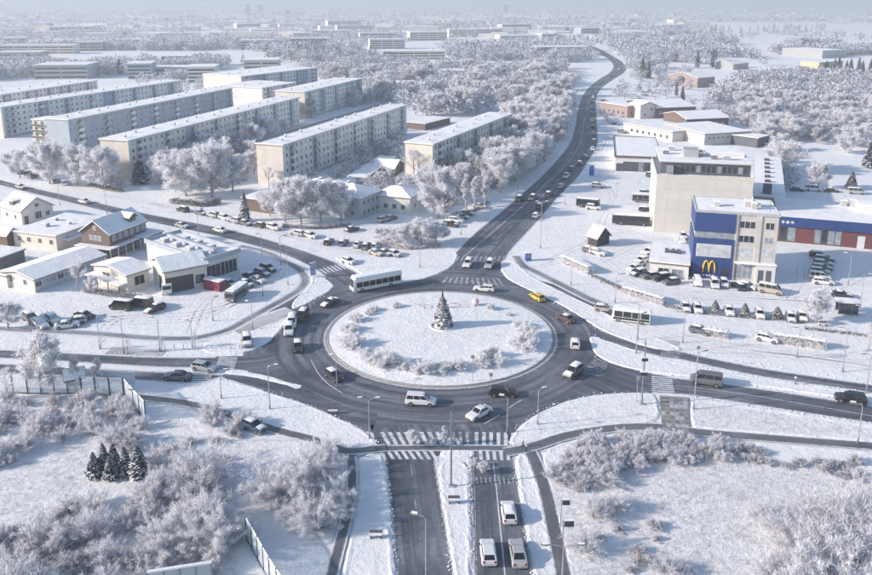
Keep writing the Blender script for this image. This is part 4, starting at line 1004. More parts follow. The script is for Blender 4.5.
def shrub_proto(seed, h, rad, stems=30, twigs=5600, mat='frost_shrub', tw=.017, tl=.40, smat='bark_frost'):
    rr = random.Random(seed); g = np.random.default_rng(seed); b = MB(); tips = []; dirs = []
    for i in range(stems):
        a = rr.uniform(0, 6.283); lean = rr.random() ** .7
        p = Vector((math.cos(a) * rad * .25 * rr.random(), math.sin(a) * rad * .25 * rr.random(), -.05))
        d = Vector((math.cos(a) * lean, math.sin(a) * lean, 1.0)).normalized(); ln = h * rr.uniform(.65, 1.1); pts = [p]
        for s in range(4):
            d = (d + Vector((math.cos(a) * .22 * lean + rr.uniform(-.15, .15), math.sin(a) * .22 * lean + rr.uniform(-.15, .15), -.10 * s * lean))).normalized()
            pts.append(pts[-1] + d * ln / 4)
        b.tube(pts, [.035 * h / 2.5, .03 * h / 2.5, .022 * h / 2.5, .014, .008], 3, cap=False)
        for j in range(7):
            s = .2 + .8 * (j + rr.random()) / 7; ii = min(3, int(s * 4)); q = pts[ii].lerp(pts[ii + 1], s * 4 - ii)
            dd = ((pts[ii + 1] - pts[ii]).normalized() + Vector((rr.uniform(-1, 1), rr.uniform(-1, 1), rr.uniform(-.2, .7))) * .8).normalized()
            l2 = ln * rr.uniform(.15, .34); e = q + dd * l2
            b.tube([q, e], [.014, .008], 3, cap=False)
            for m in range(5): tips.append(q.lerp(e, .15 + .95 * (m + .5) / 5)); dirs.append(dd)
    T = np.array([tuple(v) for v in tips]); Dv = np.array([tuple(v) for v in dirs]); idx = g.integers(0, len(T), twigs)
    P = T[idx] + g.normal(size=(twigs, 3)) * .06 * rad; D = Dv[idx] * .9 + g.normal(size=(twigs, 3)) * .6; D[:, 2] += .2
    q = ribbons(P, D, tl * g.uniform(.5, 1.4, twigs), tw * g.uniform(.6, 1.5, twigs), seed); q[:, :, 2] = np.maximum(q[:, :, 2], .02)
    return b.mesh('stem', smat), quad_mesh('frosted_twigs', q, mat)
def conifer_proto(seed, h, rad, mat='conifer', n=2600):
    g = np.random.default_rng(seed); b = MB().tube([(0, 0, -.1), (0, 0, h * .5), (0, 0, h * .97)], [h * .02, h * .012, .02], 6)
    tz = g.random(n) ** .75; z = h * (.06 + .92 * tz); layer = np.abs(((z / h * 13) % 1) - .5) * 2
    r = rad * (1 - tz) ** .85 * (.55 + .45 * layer) * g.uniform(.35, 1.0, n) ** .5 + .03
    a = g.uniform(0, 6.283, n); P = np.stack([np.cos(a) * r * .55, np.sin(a) * r * .55, z + .12 * r], 1)
    D = np.stack([np.cos(a), np.sin(a), -.25 + .35 * tz + g.normal(size=n) * .15], 1)
    S = np.stack([-np.sin(a), np.cos(a), g.normal(size=n) * .25], 1); Ln = (r * .5 + .12 * h / 8)[:, None]; Wd = (.16 + .12 * r)[:, None] * h / 9
    D /= np.linalg.norm(D, axis=1, keepdims=True)
    q = np.stack([P - S * Wd * .5, P + S * Wd * .5, P + D * Ln + S * Wd * .7, P + D * Ln - S * Wd * .7], 1)
    return b.mesh('trunk', 'bark'), quad_mesh('crown', q, mat)

TREEP = dict(
    big=[tree_proto(11, 15, 7.6, 20, 13000, .08, .5, .07, 1.0, droop=.22), tree_proto(12, 15, 7.2, 19, 13000, .1, .55, .07, 1.0, droop=.15)],
    mid=[tree_proto(21, 10, 4.3, 15, 6200, .12), tree_proto(22, 10, 4.7, 15, 6600, .13), tree_proto(23, 10, 3.9, 14, 5600, .1, up=.8), tree_proto(24, 10, 4.5, 16, 6400, .12, droop=.15)],
    slim=[tree_proto(31, 11, 2.0, 11, 3200, .22, 1.1, .045, .65, narrow=True), tree_proto(32, 11, 2.3, 11, 3400, .2, 1.0, .045, .65, narrow=True)],
    bare=[tree_proto(41, 9, 3.2, 9, 900, .3, .7, .02, .7), tree_proto(42, 9, 2.6, 9, 800, .35, .9, .02, .7)],
    dark=[tree_proto(51, 10, 4.0, 14, 4600, .12, mat='frost_brown'), tree_proto(52, 10, 3.7, 14, 4400, .12, mat='frost_brown', up=.8)])
CONIFER = [conifer_proto(61, 9, 2.5), conifer_proto(62, 9, 2.2), conifer_proto(63, 9, 2.8)]
SHRUB = [shrub_proto(71, 2.4, 1.6), shrub_proto(72, 2.2, 1.7), shrub_proto(73, 2.6, 1.4), shrub_proto(74, 2.0, 1.9)]
SHRUB_DENSE = [shrub_proto(75, 1.7, 1.5, 34, 4200, 'frost_white', .03, .32), shrub_proto(76, 1.6, 1.7, 34, 4200, 'frost_white', .03, .32)]
SHRUB_BROWN = [shrub_proto(77, 1.5, 1.5, 30, 2600, 'frost_brown', .02, .36), shrub_proto(78, 1.6, 1.7, 30, 2600, 'frost_brown', .02, .36)]
SHRUB_BIG = [shrub_proto(81, 4.4, 2.6, 34, 15000, 'frost_shrub', .017, .42), shrub_proto(82, 4.2, 2.9, 34, 15000, 'frost_shrub', .017, .42), shrub_proto(83, 4.4, 2.4, 30, 14000, 'frost', .019, .45)]
SHRUB_OPEN = [shrub_proto(91, 3.6, 2.6, 44, 5200, 'frost_shrub', .018, .55), shrub_proto(92, 3.8, 2.4, 44, 5200, 'frost_shrub', .018, .55)]
def plant(name, cat, label, proto, p, hscale, group=None, wscale=None, rz=None, parts=('trunk', 'crown'), z=0):
    o = thing(name, label, cat, (p.x, p.y, z), random.uniform(0, 6.283) if rz is None else rz, group)
    o.scale = (wscale or hscale, wscale or hscale, hscale)
    link(parts[0], proto[0], o); link(parts[1], proto[1], o)
    return o
NTREE = [0]
def tree(kind, x, y, hm, label, group=None, wide=1.0):
    base = {'big': 15, 'mid': 10, 'slim': 11, 'bare': 9, 'dark': 10}[kind]; s = hm / base
    NTREE[0] += 1
    p = G(x, y)
    return plant('frosted_tree', 'tree', label, random.choice(TREEP[kind]), p, s, group, s * wide * 1.15)
def conifer(x, y, hm, label, group=None, wide=1.0, proto=None):
    s = hm / 9
    return plant('conifer', 'conifer', label, proto or random.choice(CONIFER), G(x, y), s, group, s * wide)
# single trees that can be pointed out
tree('big', 186, 196, 16, 'left stem of the huge frosted willow in front of the long cream-ended block'); tree('big', 212, 197, 19, 'tallest of the huge frosted willows in front of the long cream-ended block')
tree('mid', 233, 192, 13, 'frosted tree right of the huge willow')
tree('mid', 20, 178, 11, 'bluish frosted tree under the balcony wing', wide=1.1); tree('big', 50, 184, 16, 'frosted tree in front of the blue-grey end wall', wide=.9); tree('big', 78, 185, 15, 'frosted tree between the two left end walls', wide=.9)
tree('big', 104, 188, 15, 'frosted tree beside the cream end wall of the left block', wide=.85)
conifer(140, 184, 8.5, 'dark bushy conifer at the corner of the left cream-ended block', wide=1.35)
tree('mid', 285, 222, 13.5, 'left frosted tree of the clump before the hipped house'); tree('mid', 301, 224, 15, 'tall frosted tree in the middle of the clump before the hipped house', wide=.8)
tree('mid', 321, 223, 14, 'frosted tree right of the middle of the clump before the hipped house'); tree('mid', 341, 221, 13, 'rightmost frosted tree of the clump before the hipped house'); tree('mid', 270, 216, 8, 'small frosted tree left of the clump before the hipped house')
conifer(245, 221, 9, 'frosty slender conifer behind the parked cars on the upper left road', proto=conifer_proto(64, 9, 2.0, 'conifer_snowy'))
for i, (x, y, hm) in enumerate(((392, 243, 4.5), (405, 246, 6), (421, 245, 7.5), (436, 243, 6), (380, 240, 3.6))):
    tree('mid', x, y, hm, f'{ORD[i]} round frosted bush of the group by the small hipped house', 'round frosted bushes', 1.35)
tree('bare', 414, 184, 14, 'bare frosted tree in front of the cream end wall by the avenue')
tree('bare', 269, 187, 8, 'small bare tree before the middle cream end wall')
tree('big', 438, 218, 16, 'large white tree left of the avenue parking', wide=.9); tree('slim', 466, 211, 11, 'first slim birch-like frosted tree by the avenue parking'); tree('slim', 475, 208, 11, 'second slim birch-like frosted tree by the avenue parking'); tree('slim', 485, 206, 10.5, 'third slim birch-like frosted tree by the avenue parking')
tree('dark', 446, 221, 9, 'darker frosted tree left of the slim birches')
conifer(452, 191, 11, 'dark conifer under the rightmost apartment block', wide=.8); conifer(462, 192, 9, 'smaller dark conifer under the rightmost apartment block', wide=.8)
tree('mid', 8, 328, 5.5, 'round frosted bush at the left edge by the side street', wide=1.3)
tree('bare', 78, 291, 8, 'bare tree in front of the long low workshop'); tree('mid', 92, 293, 4.2, 'small frosted tree at the corner of the long low workshop')
tree('mid', 42, 391, 10.5, 'tall frosted tree behind the transparent fence at the left'); tree('slim', 76, 391, 7, 'thin frosted tree behind the snowy little roof'); tree('bare', 8, 398, 6, 'bare frosted tree at the left edge before the road'); tree('slim', 99, 391, 6.5, 'slender frosted tree by the white panel')
tree('mid', 816, 322, 7.5, 'frosted tree at the corner of the car park beside the shelter', wide=1.1)
tree('bare', 616, 197, 6, 'bare white tree in the car park left of the tall cream building', wide=.8)
tree('mid', 818, 189, 10, 'frosted tree behind the brick shop', wide=1.1); conifer(851, 190, 6.5, 'small dark spruce behind the brick shop', wide=1.2); conifer(868, 168, 10, 'dark spruce cut by the right edge')
tree('mid', 413, 446, 2.6, 'left one of two young frosted trees at the zebra crossing', wide=1.0); tree('slim', 444, 446, 3.4, 'right one of two young frosted trees at the zebra crossing', wide=1.1)
tree('mid', 432, 446, 1.4, 'tiny frosted sapling between the two young trees at the zebra crossing')
tree('mid', 483, 473, 1.7, 'frosted sapling beside the south main road', wide=1.2); tree('mid', 475, 467, 1.4, 'frosted sapling on the south median tip')
tree('bare', 817, 358, 2.6, 'little bare sapling below the right hedge'); tree('bare', 868, 350, 6, 'frosted tree cut by the right edge above the road')
for i, (x, y) in enumerate(((124, 353), (98, 349), (191, 347), (158, 351))): tree('bare', x + 4, y + .3, 3.2, f'{ORD[i]} young street tree from a row along the west road', 'young street trees', .8)
for i, (x, y, hm) in enumerate(((642, 78, 17), (648, 79, 15), (697, 68, 17), (712, 69, 18), (715, 125, 8), (682, 101, 10), (676, 96, 9), (545, 42, 15), (120, 74, 14), (108, 75, 12), (715, 60, 12), (640, 30, 18))):
    conifer(x, y, hm, f'{ORD[i]} in a scatter of dark conifers among the white woods', 'scattered dark conifers', .8)
for i in range(9): conifer(826 + i * 6.0 + (i % 2) * 2, 73 + (i % 3) * .6, 11 + (i % 3) * 2, f'dark conifer, {ORD[i]} from the left in the row before the yellow house', 'conifers by the yellow house', .9)
# Christmas tree on the roundabout
def xmas():
    p = G(442.5, 329); s = 7.6 / 9
    o = thing('christmas_tree', 'snow-dusted Christmas tree with a slim top in the middle of the roundabout', 'tree', (p.x, p.y, .5), 0)
    pr = conifer_proto(65, 9, 2.6, 'conifer_snowy', 5200); t = link('trunk', pr[0], o); c = link('crown', pr[1], o)
    for q in (t, c): q.scale = (s, s, s * .86)
    MB().tube([(0, 0, 6.0), (0, 0, 7.9)], [.22, .04], 6).build('spire', 'conifer', o)
    b = MB(); n = 40; rings = []
    for k in range(n + 1):
        a = 2 * math.pi * k / n; rings.append([(math.cos(a) * (2.3 + dr), math.sin(a) * (2.3 + dr), z) for dr, z in ((-.25, -.1), (-.2, .25), (.1, .3), (.25, -.1))])
    b.loft(rings, cap=False).build('snow_ring', 'snow', o)
    rr = random.Random(3); me = None
    for k in range(60):
        z = rr.uniform(.8, 6.0); a = rr.uniform(0, 6.28); r = 2.1 * (1 - z / 7.6) ** .85
        if me is None:
            q = MB(); q.loft([[(math.cos(t) * .11 * math.sin(f), math.sin(t) * .11 * math.sin(f), -.11 * math.cos(f)) for t in np.linspace(0, 6.283, 7)[:-1]] for f in (.05, .8, 1.57, 2.3, 3.09)]); me = q.mesh('bauble', 'yellow_sign' if k % 2 else 'balloon_pink')
        link('bauble', me, o, (math.cos(a) * r, math.sin(a) * r, z))
xmas()
# island bushes
for i, (x, y, s, w_) in enumerate(((356, 322, .9, 1.3), (373, 312, .8, 1.2), (396, 309, .7, 1.2), (349, 333, 1.1, 1.3), (352, 347, 1.3, 1.5), (374, 362, 1.3, 1.5), (386, 366, 1.4, 1.4), (402, 369, 1.0, 1.3), (424, 374, 1.2, 1.4), (440, 372, 1.1, 1.4), (458, 370, 1.0, 1.5),
        (490, 363, 1.5, 1.5), (482, 367, 1.0, 1.3), (524, 348, 1.6, 1.3), (527, 338, 1.4, 1.2), (521, 328, 1.0, 1.2), (491, 311, .8, 1.0), (508, 317, .5, 1.0), (368, 316, .7, 1.0), (364, 355, .9, 1.2))):
    plant('frosted_bush', 'bush', f'frosted bush on the roundabout island, {["at the top left", "left of top", "near the top left rim", "on the left", "on the left rim", "lower left", "lower left beside the lamp", "just right of the lower lamp", "at the bottom", "at the bottom middle", "right of the bottom middle", "large one at the lower right", "low one at the lower right", "biggest one on the right", "tall one on the right", "upper right", "near the pink ball", "smallest one near the right rim", "small one at the top left", "low one at the lower left"][i]}',
          SHRUB_DENSE[i % 2], G(x, y), s * .92, 'bushes on the roundabout island', s * w_ * .72, parts=('stem', 'frosted_twigs'), z=.3)
def shrubs(px_list, protos, fmt, group, sc=(.8, 1.2), wide=1.0, name='frosted_shrub', z=.0):
    for i, (x, y) in enumerate(px_list):
        s = random.uniform(*sc)
        plant(name, 'shrub', fmt, random.choice(protos), G(x, y), s, group, s * wide * random.uniform(.9, 1.2), parts=('stem', 'frosted_twigs'), z=z)
def in_zone(poly_px, n, seed, rowmin=2.0):
    """n random ground spots inside a photo outline, evenly spread over the ground, kept off roads and buildings"""
    rr = random.Random(seed); W = [G(*p) for p in poly_px]; poly = [(p.x, p.y) for p in W]
    x0, x1 = min(p[0] for p in poly), max(p[0] for p in poly); y0, y1 = min(p[1] for p in poly), max(p[1] for p in poly)
    out = []; tries = 0
    while len(out) < n and tries < n * 60:
        tries += 1; x, y = rr.uniform(x0, x1), rr.uniform(y0, y1)
        if inpoly(x, y, poly) and free(x, y) and (rowmin == 0 or all((x - a) ** 2 + (y - c) ** 2 > rowmin ** 2 for a, c in out[-400:])): out.append((x, y))
    return out
def spot_label(label, pts, i, s, sc):
    xs = sorted(p[0] / p[1] for p in pts); v = pts[i][0] / pts[i][1]; k = xs.index(v) * 3 // len(xs)
    size = 'small' if s < sc[0] + (sc[1] - sc[0]) / 3 else 'middling' if s < sc[0] + (sc[1] - sc[0]) * 2 / 3 else 'tall'
    ys = sorted(p[1] for p in pts); d = ys.index(pts[i][1]) * 3 // len(ys)
    return f"{size} {label}, {('near', 'middle', 'far')[d]} {('left', 'centre', 'right')[k]} part"
def zone_plants(poly_px, n, seed, protos, fmt, group, sc, wide=1.0, name='frosted_shrub', cat='shrub', parts=('stem', 'frosted_twigs'), gap=1.2, z=0):
    pts = in_zone(poly_px, n, seed, gap)
    for i, (x, y) in enumerate(pts):
        s = random.uniform(*sc)
        plant(name, cat, spot_label(fmt, pts, i, s, sc), random.choice(protos), Vector((x, y, 0)), s, group, s * wide * random.uniform(.9, 1.2), parts=parts, z=z)
# foreground thickets
excl([tuple(G(*p).xy) for p in ((78, 512), (86, 455), (144, 450), (152, 512))]); excl([tuple(G(*p).xy) for p in ((240, 600), (236, 548), (262, 540), (292, 590), (290, 620))])
zone_plants([(-10, 610), (-10, 535), (50, 525), (85, 490), (80, 460), (130, 438), (170, 450), (200, 480), (235, 515), (243, 560), (150, 610)], 66, 1, SHRUB + SHRUB_BROWN + SHRUB_BROWN + SHRUB_OPEN[:1], 'frosted shrub in the dense thicket at the lower left', 'shrubs of the lower left thicket', (.7, 1.25))
zone_plants([(-10, 470), (-10, 400), (60, 398), (120, 402), (150, 425), (130, 440), (60, 440)], 34, 2, SHRUB + SHRUB_BROWN, 'bluish frosted shrub behind the fence at the left', 'shrubs behind the left fence', (.6, 1.0))
for i, (x, y, s) in enumerate(((268, 497, .9), (285, 500, 1.0), (300, 495, .85), (310, 478, .95), (330, 478, .8), (338, 500, .7), (318, 528, .85), (303, 520, .75), (325, 455, .6), (335, 520, .6), (158, 500, .8), (215, 545, .95), (200, 525, .8), (60, 545, .7), (165, 545, .8))):
    plant('frosted_shrub', 'shrub', f'large frosted shrub, {ORD[i]} of the white clumps between fence and footpath', SHRUB_BIG[i % 3], G(x, y), s, 'large frosted shrubs left of the footpath', s * .95, parts=('stem', 'frosted_twigs'))
for i, (x, y, hm) in enumerate(((95, 477, 3.8), (105, 473, 4.6), (115, 472, 4.4), (126, 474, 4.2), (139, 477, 4.9), (111, 479, 3.4))):
    conifer(x, y, hm, f'snow-laden dark spruce, {ORD[i]} from the left in the little group at the lower left', 'small spruces at the lower left', 1.15)
zone_plants([(205, 418), (240, 412), (250, 430), (235, 440)], 4, 3, SHRUB, 'frosted shrub left of the car parked on the footpath', 'shrubs by the car on the footpath', (.7, 1.0))
zone_plants([(165, 440), (230, 430), (250, 445), (240, 470), (190, 455)], 7, 4, SHRUB_BROWN, 'low brown shrub on the slope left of the footpath', 'low shrubs on the left slope', (.35, .6))
zone_plants([(550, 478), (556, 455), (600, 442), (680, 440), (722, 445), (720, 458), (640, 466), (600, 485), (580, 492)], 60, 5, SHRUB_BROWN + SHRUB[:2], 'frosted shrub in the lower right footpath thicket', 'shrubs along the lower right footpath', (.5, .85), 1.1, z=.12, gap=.9)
zone_plants([(722, 450), (760, 448), (780, 458), (850, 462), (872, 470), (860, 482), (790, 470), (730, 460)], 18, 6, SHRUB_BROWN, 'small dark frosted shrub at the edge of the right field', 'small shrubs of the right field', (.4, .7), z=.12)
zone_plants([(575, 575), (585, 520), (640, 500), (680, 530), (700, 575), (690, 610), (580, 610)], 20, 7, SHRUB_BROWN[:1] + SHRUB_OPEN, 'scraggly frosted shrub at the bottom beside the field', 'scraggly shrubs at the bottom right', (.35, .7), z=.12, gap=1.4)
for i, (x, y, s) in enumerate(((810, 520, .8), (840, 535, 1.0), (868, 520, 1.0), (815, 560, 1.05), (850, 575, 1.15), (785, 545, .7), (880, 560, 1.1), (775, 580, .8), (835, 600, 1.1), (760, 520, .55), (800, 600, 1.0))):
    plant('frosted_shrub', 'shrub', f'big tangled frosted shrub, {ORD[i]} of the mass in the lower right corner', (SHRUB_OPEN + SHRUB_BIG[:1])[i % 3], G(x, y), s * 1.1, 'tangled shrubs in the lower right corner', s * 1.05, parts=('stem', 'frosted_twigs'), z=.12)
# ---- woods: the individuals
def wood(poly, n, seed, kinds, hr, label, group, gap=4.5, wide=1.0):
    pts = in_zone(poly, n, seed, gap)
    for i, (x, y) in enumerate(pts):
        k = random.choice(kinds); base = {'big': 15, 'mid': 10, 'slim': 11, 'bare': 9, 'dark': 10}[k]; hm = random.uniform(*hr); s = hm / base; NTREE[0] += 1
        plant('frosted_tree', 'tree', spot_label(label, pts, i, hm, hr), random.choice(TREEP[k]), Vector((x, y, 0)), s, group, s * wide * random.uniform(1.0, 1.35))
wood([(150, 188), (172, 170), (260, 138), (300, 115), (318, 100), (330, 104), (262, 150), (250, 188)], 30, 11, ['mid', 'mid', 'dark'], (7, 12), 'frosted tree between the two middle apartment blocks', 'trees between the middle apartment blocks')
wood([(283, 128), (330, 112), (405, 100), (403, 96), (330, 98), (285, 112)], 12, 12, ['mid', 'dark'], (8, 12), 'frosted tree behind the middle apartment block', 'trees behind the middle apartment block')
wood([(434, 208), (462, 205), (490, 200), (510, 186), (535, 170), (556, 148), (566, 132), (570, 112), (573, 97), (550, 96), (525, 112), (516, 124), (490, 146), (462, 168), (440, 190)], 82, 13, ['mid', 'mid', 'big', 'dark'], (9, 15), 'frosted tree in the belt along the left side of the avenue', 'trees along the left side of the avenue', 4.0)
wood([(360, 190), (372, 182), (400, 182), (430, 196), (425, 203), (400, 200), (375, 200)], 9, 14, ['mid', 'bare'], (4, 7), 'small frosted tree behind the hipped houses', 'small trees behind the hipped houses', 3)
wood([(366, 100), (400, 104), (412, 122), (430, 122), (470, 118), (505, 108), (540, 104), (572, 96), (578, 86), (560, 74), (480, 72), (400, 72), (345, 76), (330, 86), (365, 90)], 62, 15, ['mid', 'mid', 'big', 'dark'], (10, 16), 'frosted tree in the wood behind the apartment blocks', 'trees of the wood behind the apartment blocks', 6, 1.15)
wood([(722, 104), (760, 104), (872, 112), (890, 150), (872, 160), (830, 150), (800, 148), (790, 165), (806, 180), (782, 190), (772, 150), (745, 126)], 50, 16, ['mid', 'mid', 'dark', 'big'], (7, 13), 'frosted tree in the scrubby wood at the right', 'trees of the right wood', 4.5, 1.15)
wood([(612, 100), (618, 86), (634, 74), (640, 66), (690, 74), (690, 92), (660, 100), (640, 98)], 14, 17, ['mid', 'dark'], (6, 10), 'frosted tree inside the bend of the avenue', 'trees inside the avenue bend', 6)
wood([(700, 110), (720, 92), (760, 84), (872, 92), (890, 112), (830, 112), (760, 104)], 16, 19, ['mid', 'big', 'dark'], (8, 12), 'frosted tree in the rows beyond the scrubby wood at the right', 'far trees of the right wood', 7, 1.15)
# ---- woods: the far mass (one object)
def far_wood():
    g = np.random.default_rng(99); rr = random.Random(99); out = []
    zones = [([(-40, 66), (120, 62), (200, 62), (260, 58), (330, 64), (345, 72), (480, 68), (560, 70), (600, 66), (585, 50), (420, 46), (200, 46), (-40, 48)], 1500, (8, 13)),
             ([(-40, 47), (560, 46), (590, 42), (570, 36), (-40, 34)], 1000, (8, 13)),
             ([(-60, 33), (590, 34), (640, 26), (690, 20), (-60, 20)], 1700, (8, 14)),
             ([(-80, 19.5), (950, 19.5), (950, 12), (-80, 12)], 1900, (10, 17)), ([(-90, 11.5), (960, 11.5), (960, 6.5), (-90, 6.5)], 1600, (14, 26)), ([(-90, 6.3), (960, 6.3), (960, 4.2), (-90, 4.2)], 1200, (25, 50)),
             ([(628, 72), (700, 66), (730, 58), (765, 52), (730, 42), (690, 34), (640, 30), (600, 36), (612, 52), (630, 62)], 800, (9, 15)),
             ([(735, 52), (800, 44), (890, 48), (890, 60), (800, 62), (760, 66)], 300, (8, 13)), ([(690, 22), (960, 25), (960, 22), (690, 19)], 400, (9, 15)),
             ([(740, 84), (800, 78), (890, 82), (890, 92), (800, 92), (730, 90)], 220, (8, 12)), ([(740, 42), (780, 38), (890, 42), (890, 38), (780, 34), (740, 36)], 60, (8, 12)),
             ([(-30, 83), (30, 78), (130, 76), (220, 70), (230, 64), (-30, 66)], 330, (8, 13)), ([(-30, 120), (-5, 112), (-5, 100), (-30, 100)], 10, (8, 12)),
             ([(100, 92), (160, 84), (215, 80), (225, 92), (250, 90), (232, 84), (200, 78)], 60, (7, 10)), ([(300, 70), (345, 76), (330, 84), (318, 78)], 60, (8, 12)),
             ([(366, 100), (400, 104), (412, 120), (430, 120), (470, 117), (505, 108), (540, 104), (572, 96), (578, 86), (560, 70), (480, 68), (400, 68), (345, 72), (330, 84), (365, 90)], 520, (6, 12)), ([(346, 170), (370, 150), (404, 118), (408, 140), (400, 160), (372, 178)], 16, (3, 6)), ([(690, 108), (735, 112), (745, 126), (725, 122), (700, 116)], 30, (4, 7)), ([(600, 104), (613, 100), (613, 124), (603, 136), (600, 120)], 12, (2, 4)), ([(770, 150), (785, 150), (800, 190), (784, 194)], 26, (3, 6)),
             ([(730, 112), (760, 108), (872, 118), (890, 150), (872, 150), (800, 140), (775, 150), (745, 130)], 170, (4, 8)), ([(700, 110), (720, 92), (760, 84), (872, 92), (890, 112), (830, 112), (760, 104)], 230, (7, 11)),
             ([(612, 100), (618, 86), (634, 74), (640, 66), (690, 74), (690, 92), (660, 100), (640, 98)], 40, (5, 9)), ([(500, 190), (535, 168), (556, 146), (566, 130), (573, 97), (550, 96), (525, 112), (516, 124), (500, 150)], 130, (5, 10)),
             ([(100, 105), (130, 98), (178, 88), (230, 84), (236, 90), (180, 104), (100, 122)], 40, (5, 8)), ([(150, 186), (172, 170), (260, 138), (300, 115), (318, 100), (330, 104), (262, 150), (250, 186)], 45, (3, 7)), ([(283, 128), (330, 112), (405, 100), (403, 94), (330, 96), (285, 110)], 45, (4, 9)), ([(300, 205), (345, 190), (400, 182), (430, 198), (420, 212), (400, 203), (350, 203)], 26, (2.5, 5)), ([(434, 208), (462, 203), (490, 196), (506, 184), (500, 160), (462, 168), (440, 190)], 50, (4, 8)), ([(290, 190), (345, 168), (404, 135), (404, 162), (370, 188), (330, 196)], 30, (3.5, 7)), ([(0, 178), (30, 170), (96, 176), (130, 190), (95, 186), (40, 183)], 14, (2, 4))]
    for zi, (poly, n, hr) in enumerate(zones):
        for (x, y) in in_zone(poly, n, 200 + zi, 3.0 if zi < 3 else 0.5):
            hh = rr.uniform(*hr); rad = hh * rr.uniform(.36, .58); dist = math.hypot(x, y)
            m = 480 if dist < 420 else 200 if dist < 900 else (80 if dist < 1600 else 34)
            u = g.normal(size=(m, 3)); u /= np.linalg.norm(u, axis=1, keepdims=True); u *= (g.random((m, 1)) ** .4)
            P = u * [rad, rad, hh * .46] + [x, y, hh * .54] + g.normal(size=(m, 3)) * rad * .06
            D = u + g.normal(size=(m, 3)) * .6; sz = hh * (.085 if m > 300 else .12 if m > 100 else .165 if m > 50 else .26)
            out.append(ribbons(P, D, sz * g.uniform(.6, 1.4, m), sz * .26 * g.uniform(.6, 1.4, m), int(g.integers(1e6))))
            # stem
            out.append(np.array([[[x - .15, y, 0], [x + .15, y, 0], [x + .1, y, hh * .6], [x - .1, y, hh * .6]]]))
    q = np.concatenate(out); q[:, :, 2] = np.maximum(q[:, :, 2], 0)
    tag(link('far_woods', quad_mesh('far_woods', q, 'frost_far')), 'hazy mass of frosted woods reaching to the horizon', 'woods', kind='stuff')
_rc = random.Random(31)
for k in range(95):      # clearings, gardens and streets in the far woods
    y = 14 + 52 * _rc.random() ** .9; q = G(_rc.uniform(-20, 900), y); w_, d_ = _rc.uniform(20, 75) * (1 + q.y / 2500), _rc.uniform(15, 45) * (1 + q.y / 900)
    excl([(q.x + w_ * math.cos(t) * _rc.uniform(.7, 1.2), q.y + d_ * math.sin(t) * _rc.uniform(.7, 1.2)) for t in np.linspace(0, 6.283, 11)[:-1]])
far_wood()
def far_conifers():
    g = np.random.default_rng(5); out = []; rr_ = random.Random(77)
    for k in range(46):
        c = G(rr_.uniform(-10, 880), 13 + 50 * rr_.random() ** .8); n = rr_.randint(8, 30); sp = rr_.uniform(8, 26) * (1 + c.y / 2500)
        for i in range(n):
            x, y = c.x + rr_.gauss(0, sp * 1.8), c.y + rr_.gauss(0, sp)
            if not free(x, y): continue
            hh = rr_.uniform(10, 19); m = 70; tz = g.random(m) ** .8; a = g.uniform(0, 6.283, m); r = hh * .24 * (1 - tz) * g.uniform(.4, 1, m)
            P = np.stack([x + np.cos(a) * r * .5, y + np.sin(a) * r * .5, hh * (.05 + .93 * tz)], 1); D = np.stack([np.cos(a), np.sin(a), -.3 + .2 * tz], 1)
            out.append(ribbons(P, D, r * .7 + .5, np.full(m, hh * .035), int(g.integers(1e6))))
    tag(link('far_conifers', quad_mesh('far_conifers', np.concatenate(out), 'conifer_snowy')), 'dark conifer clumps scattered through the hazy far woods', 'woods', kind='stuff')
far_conifers()
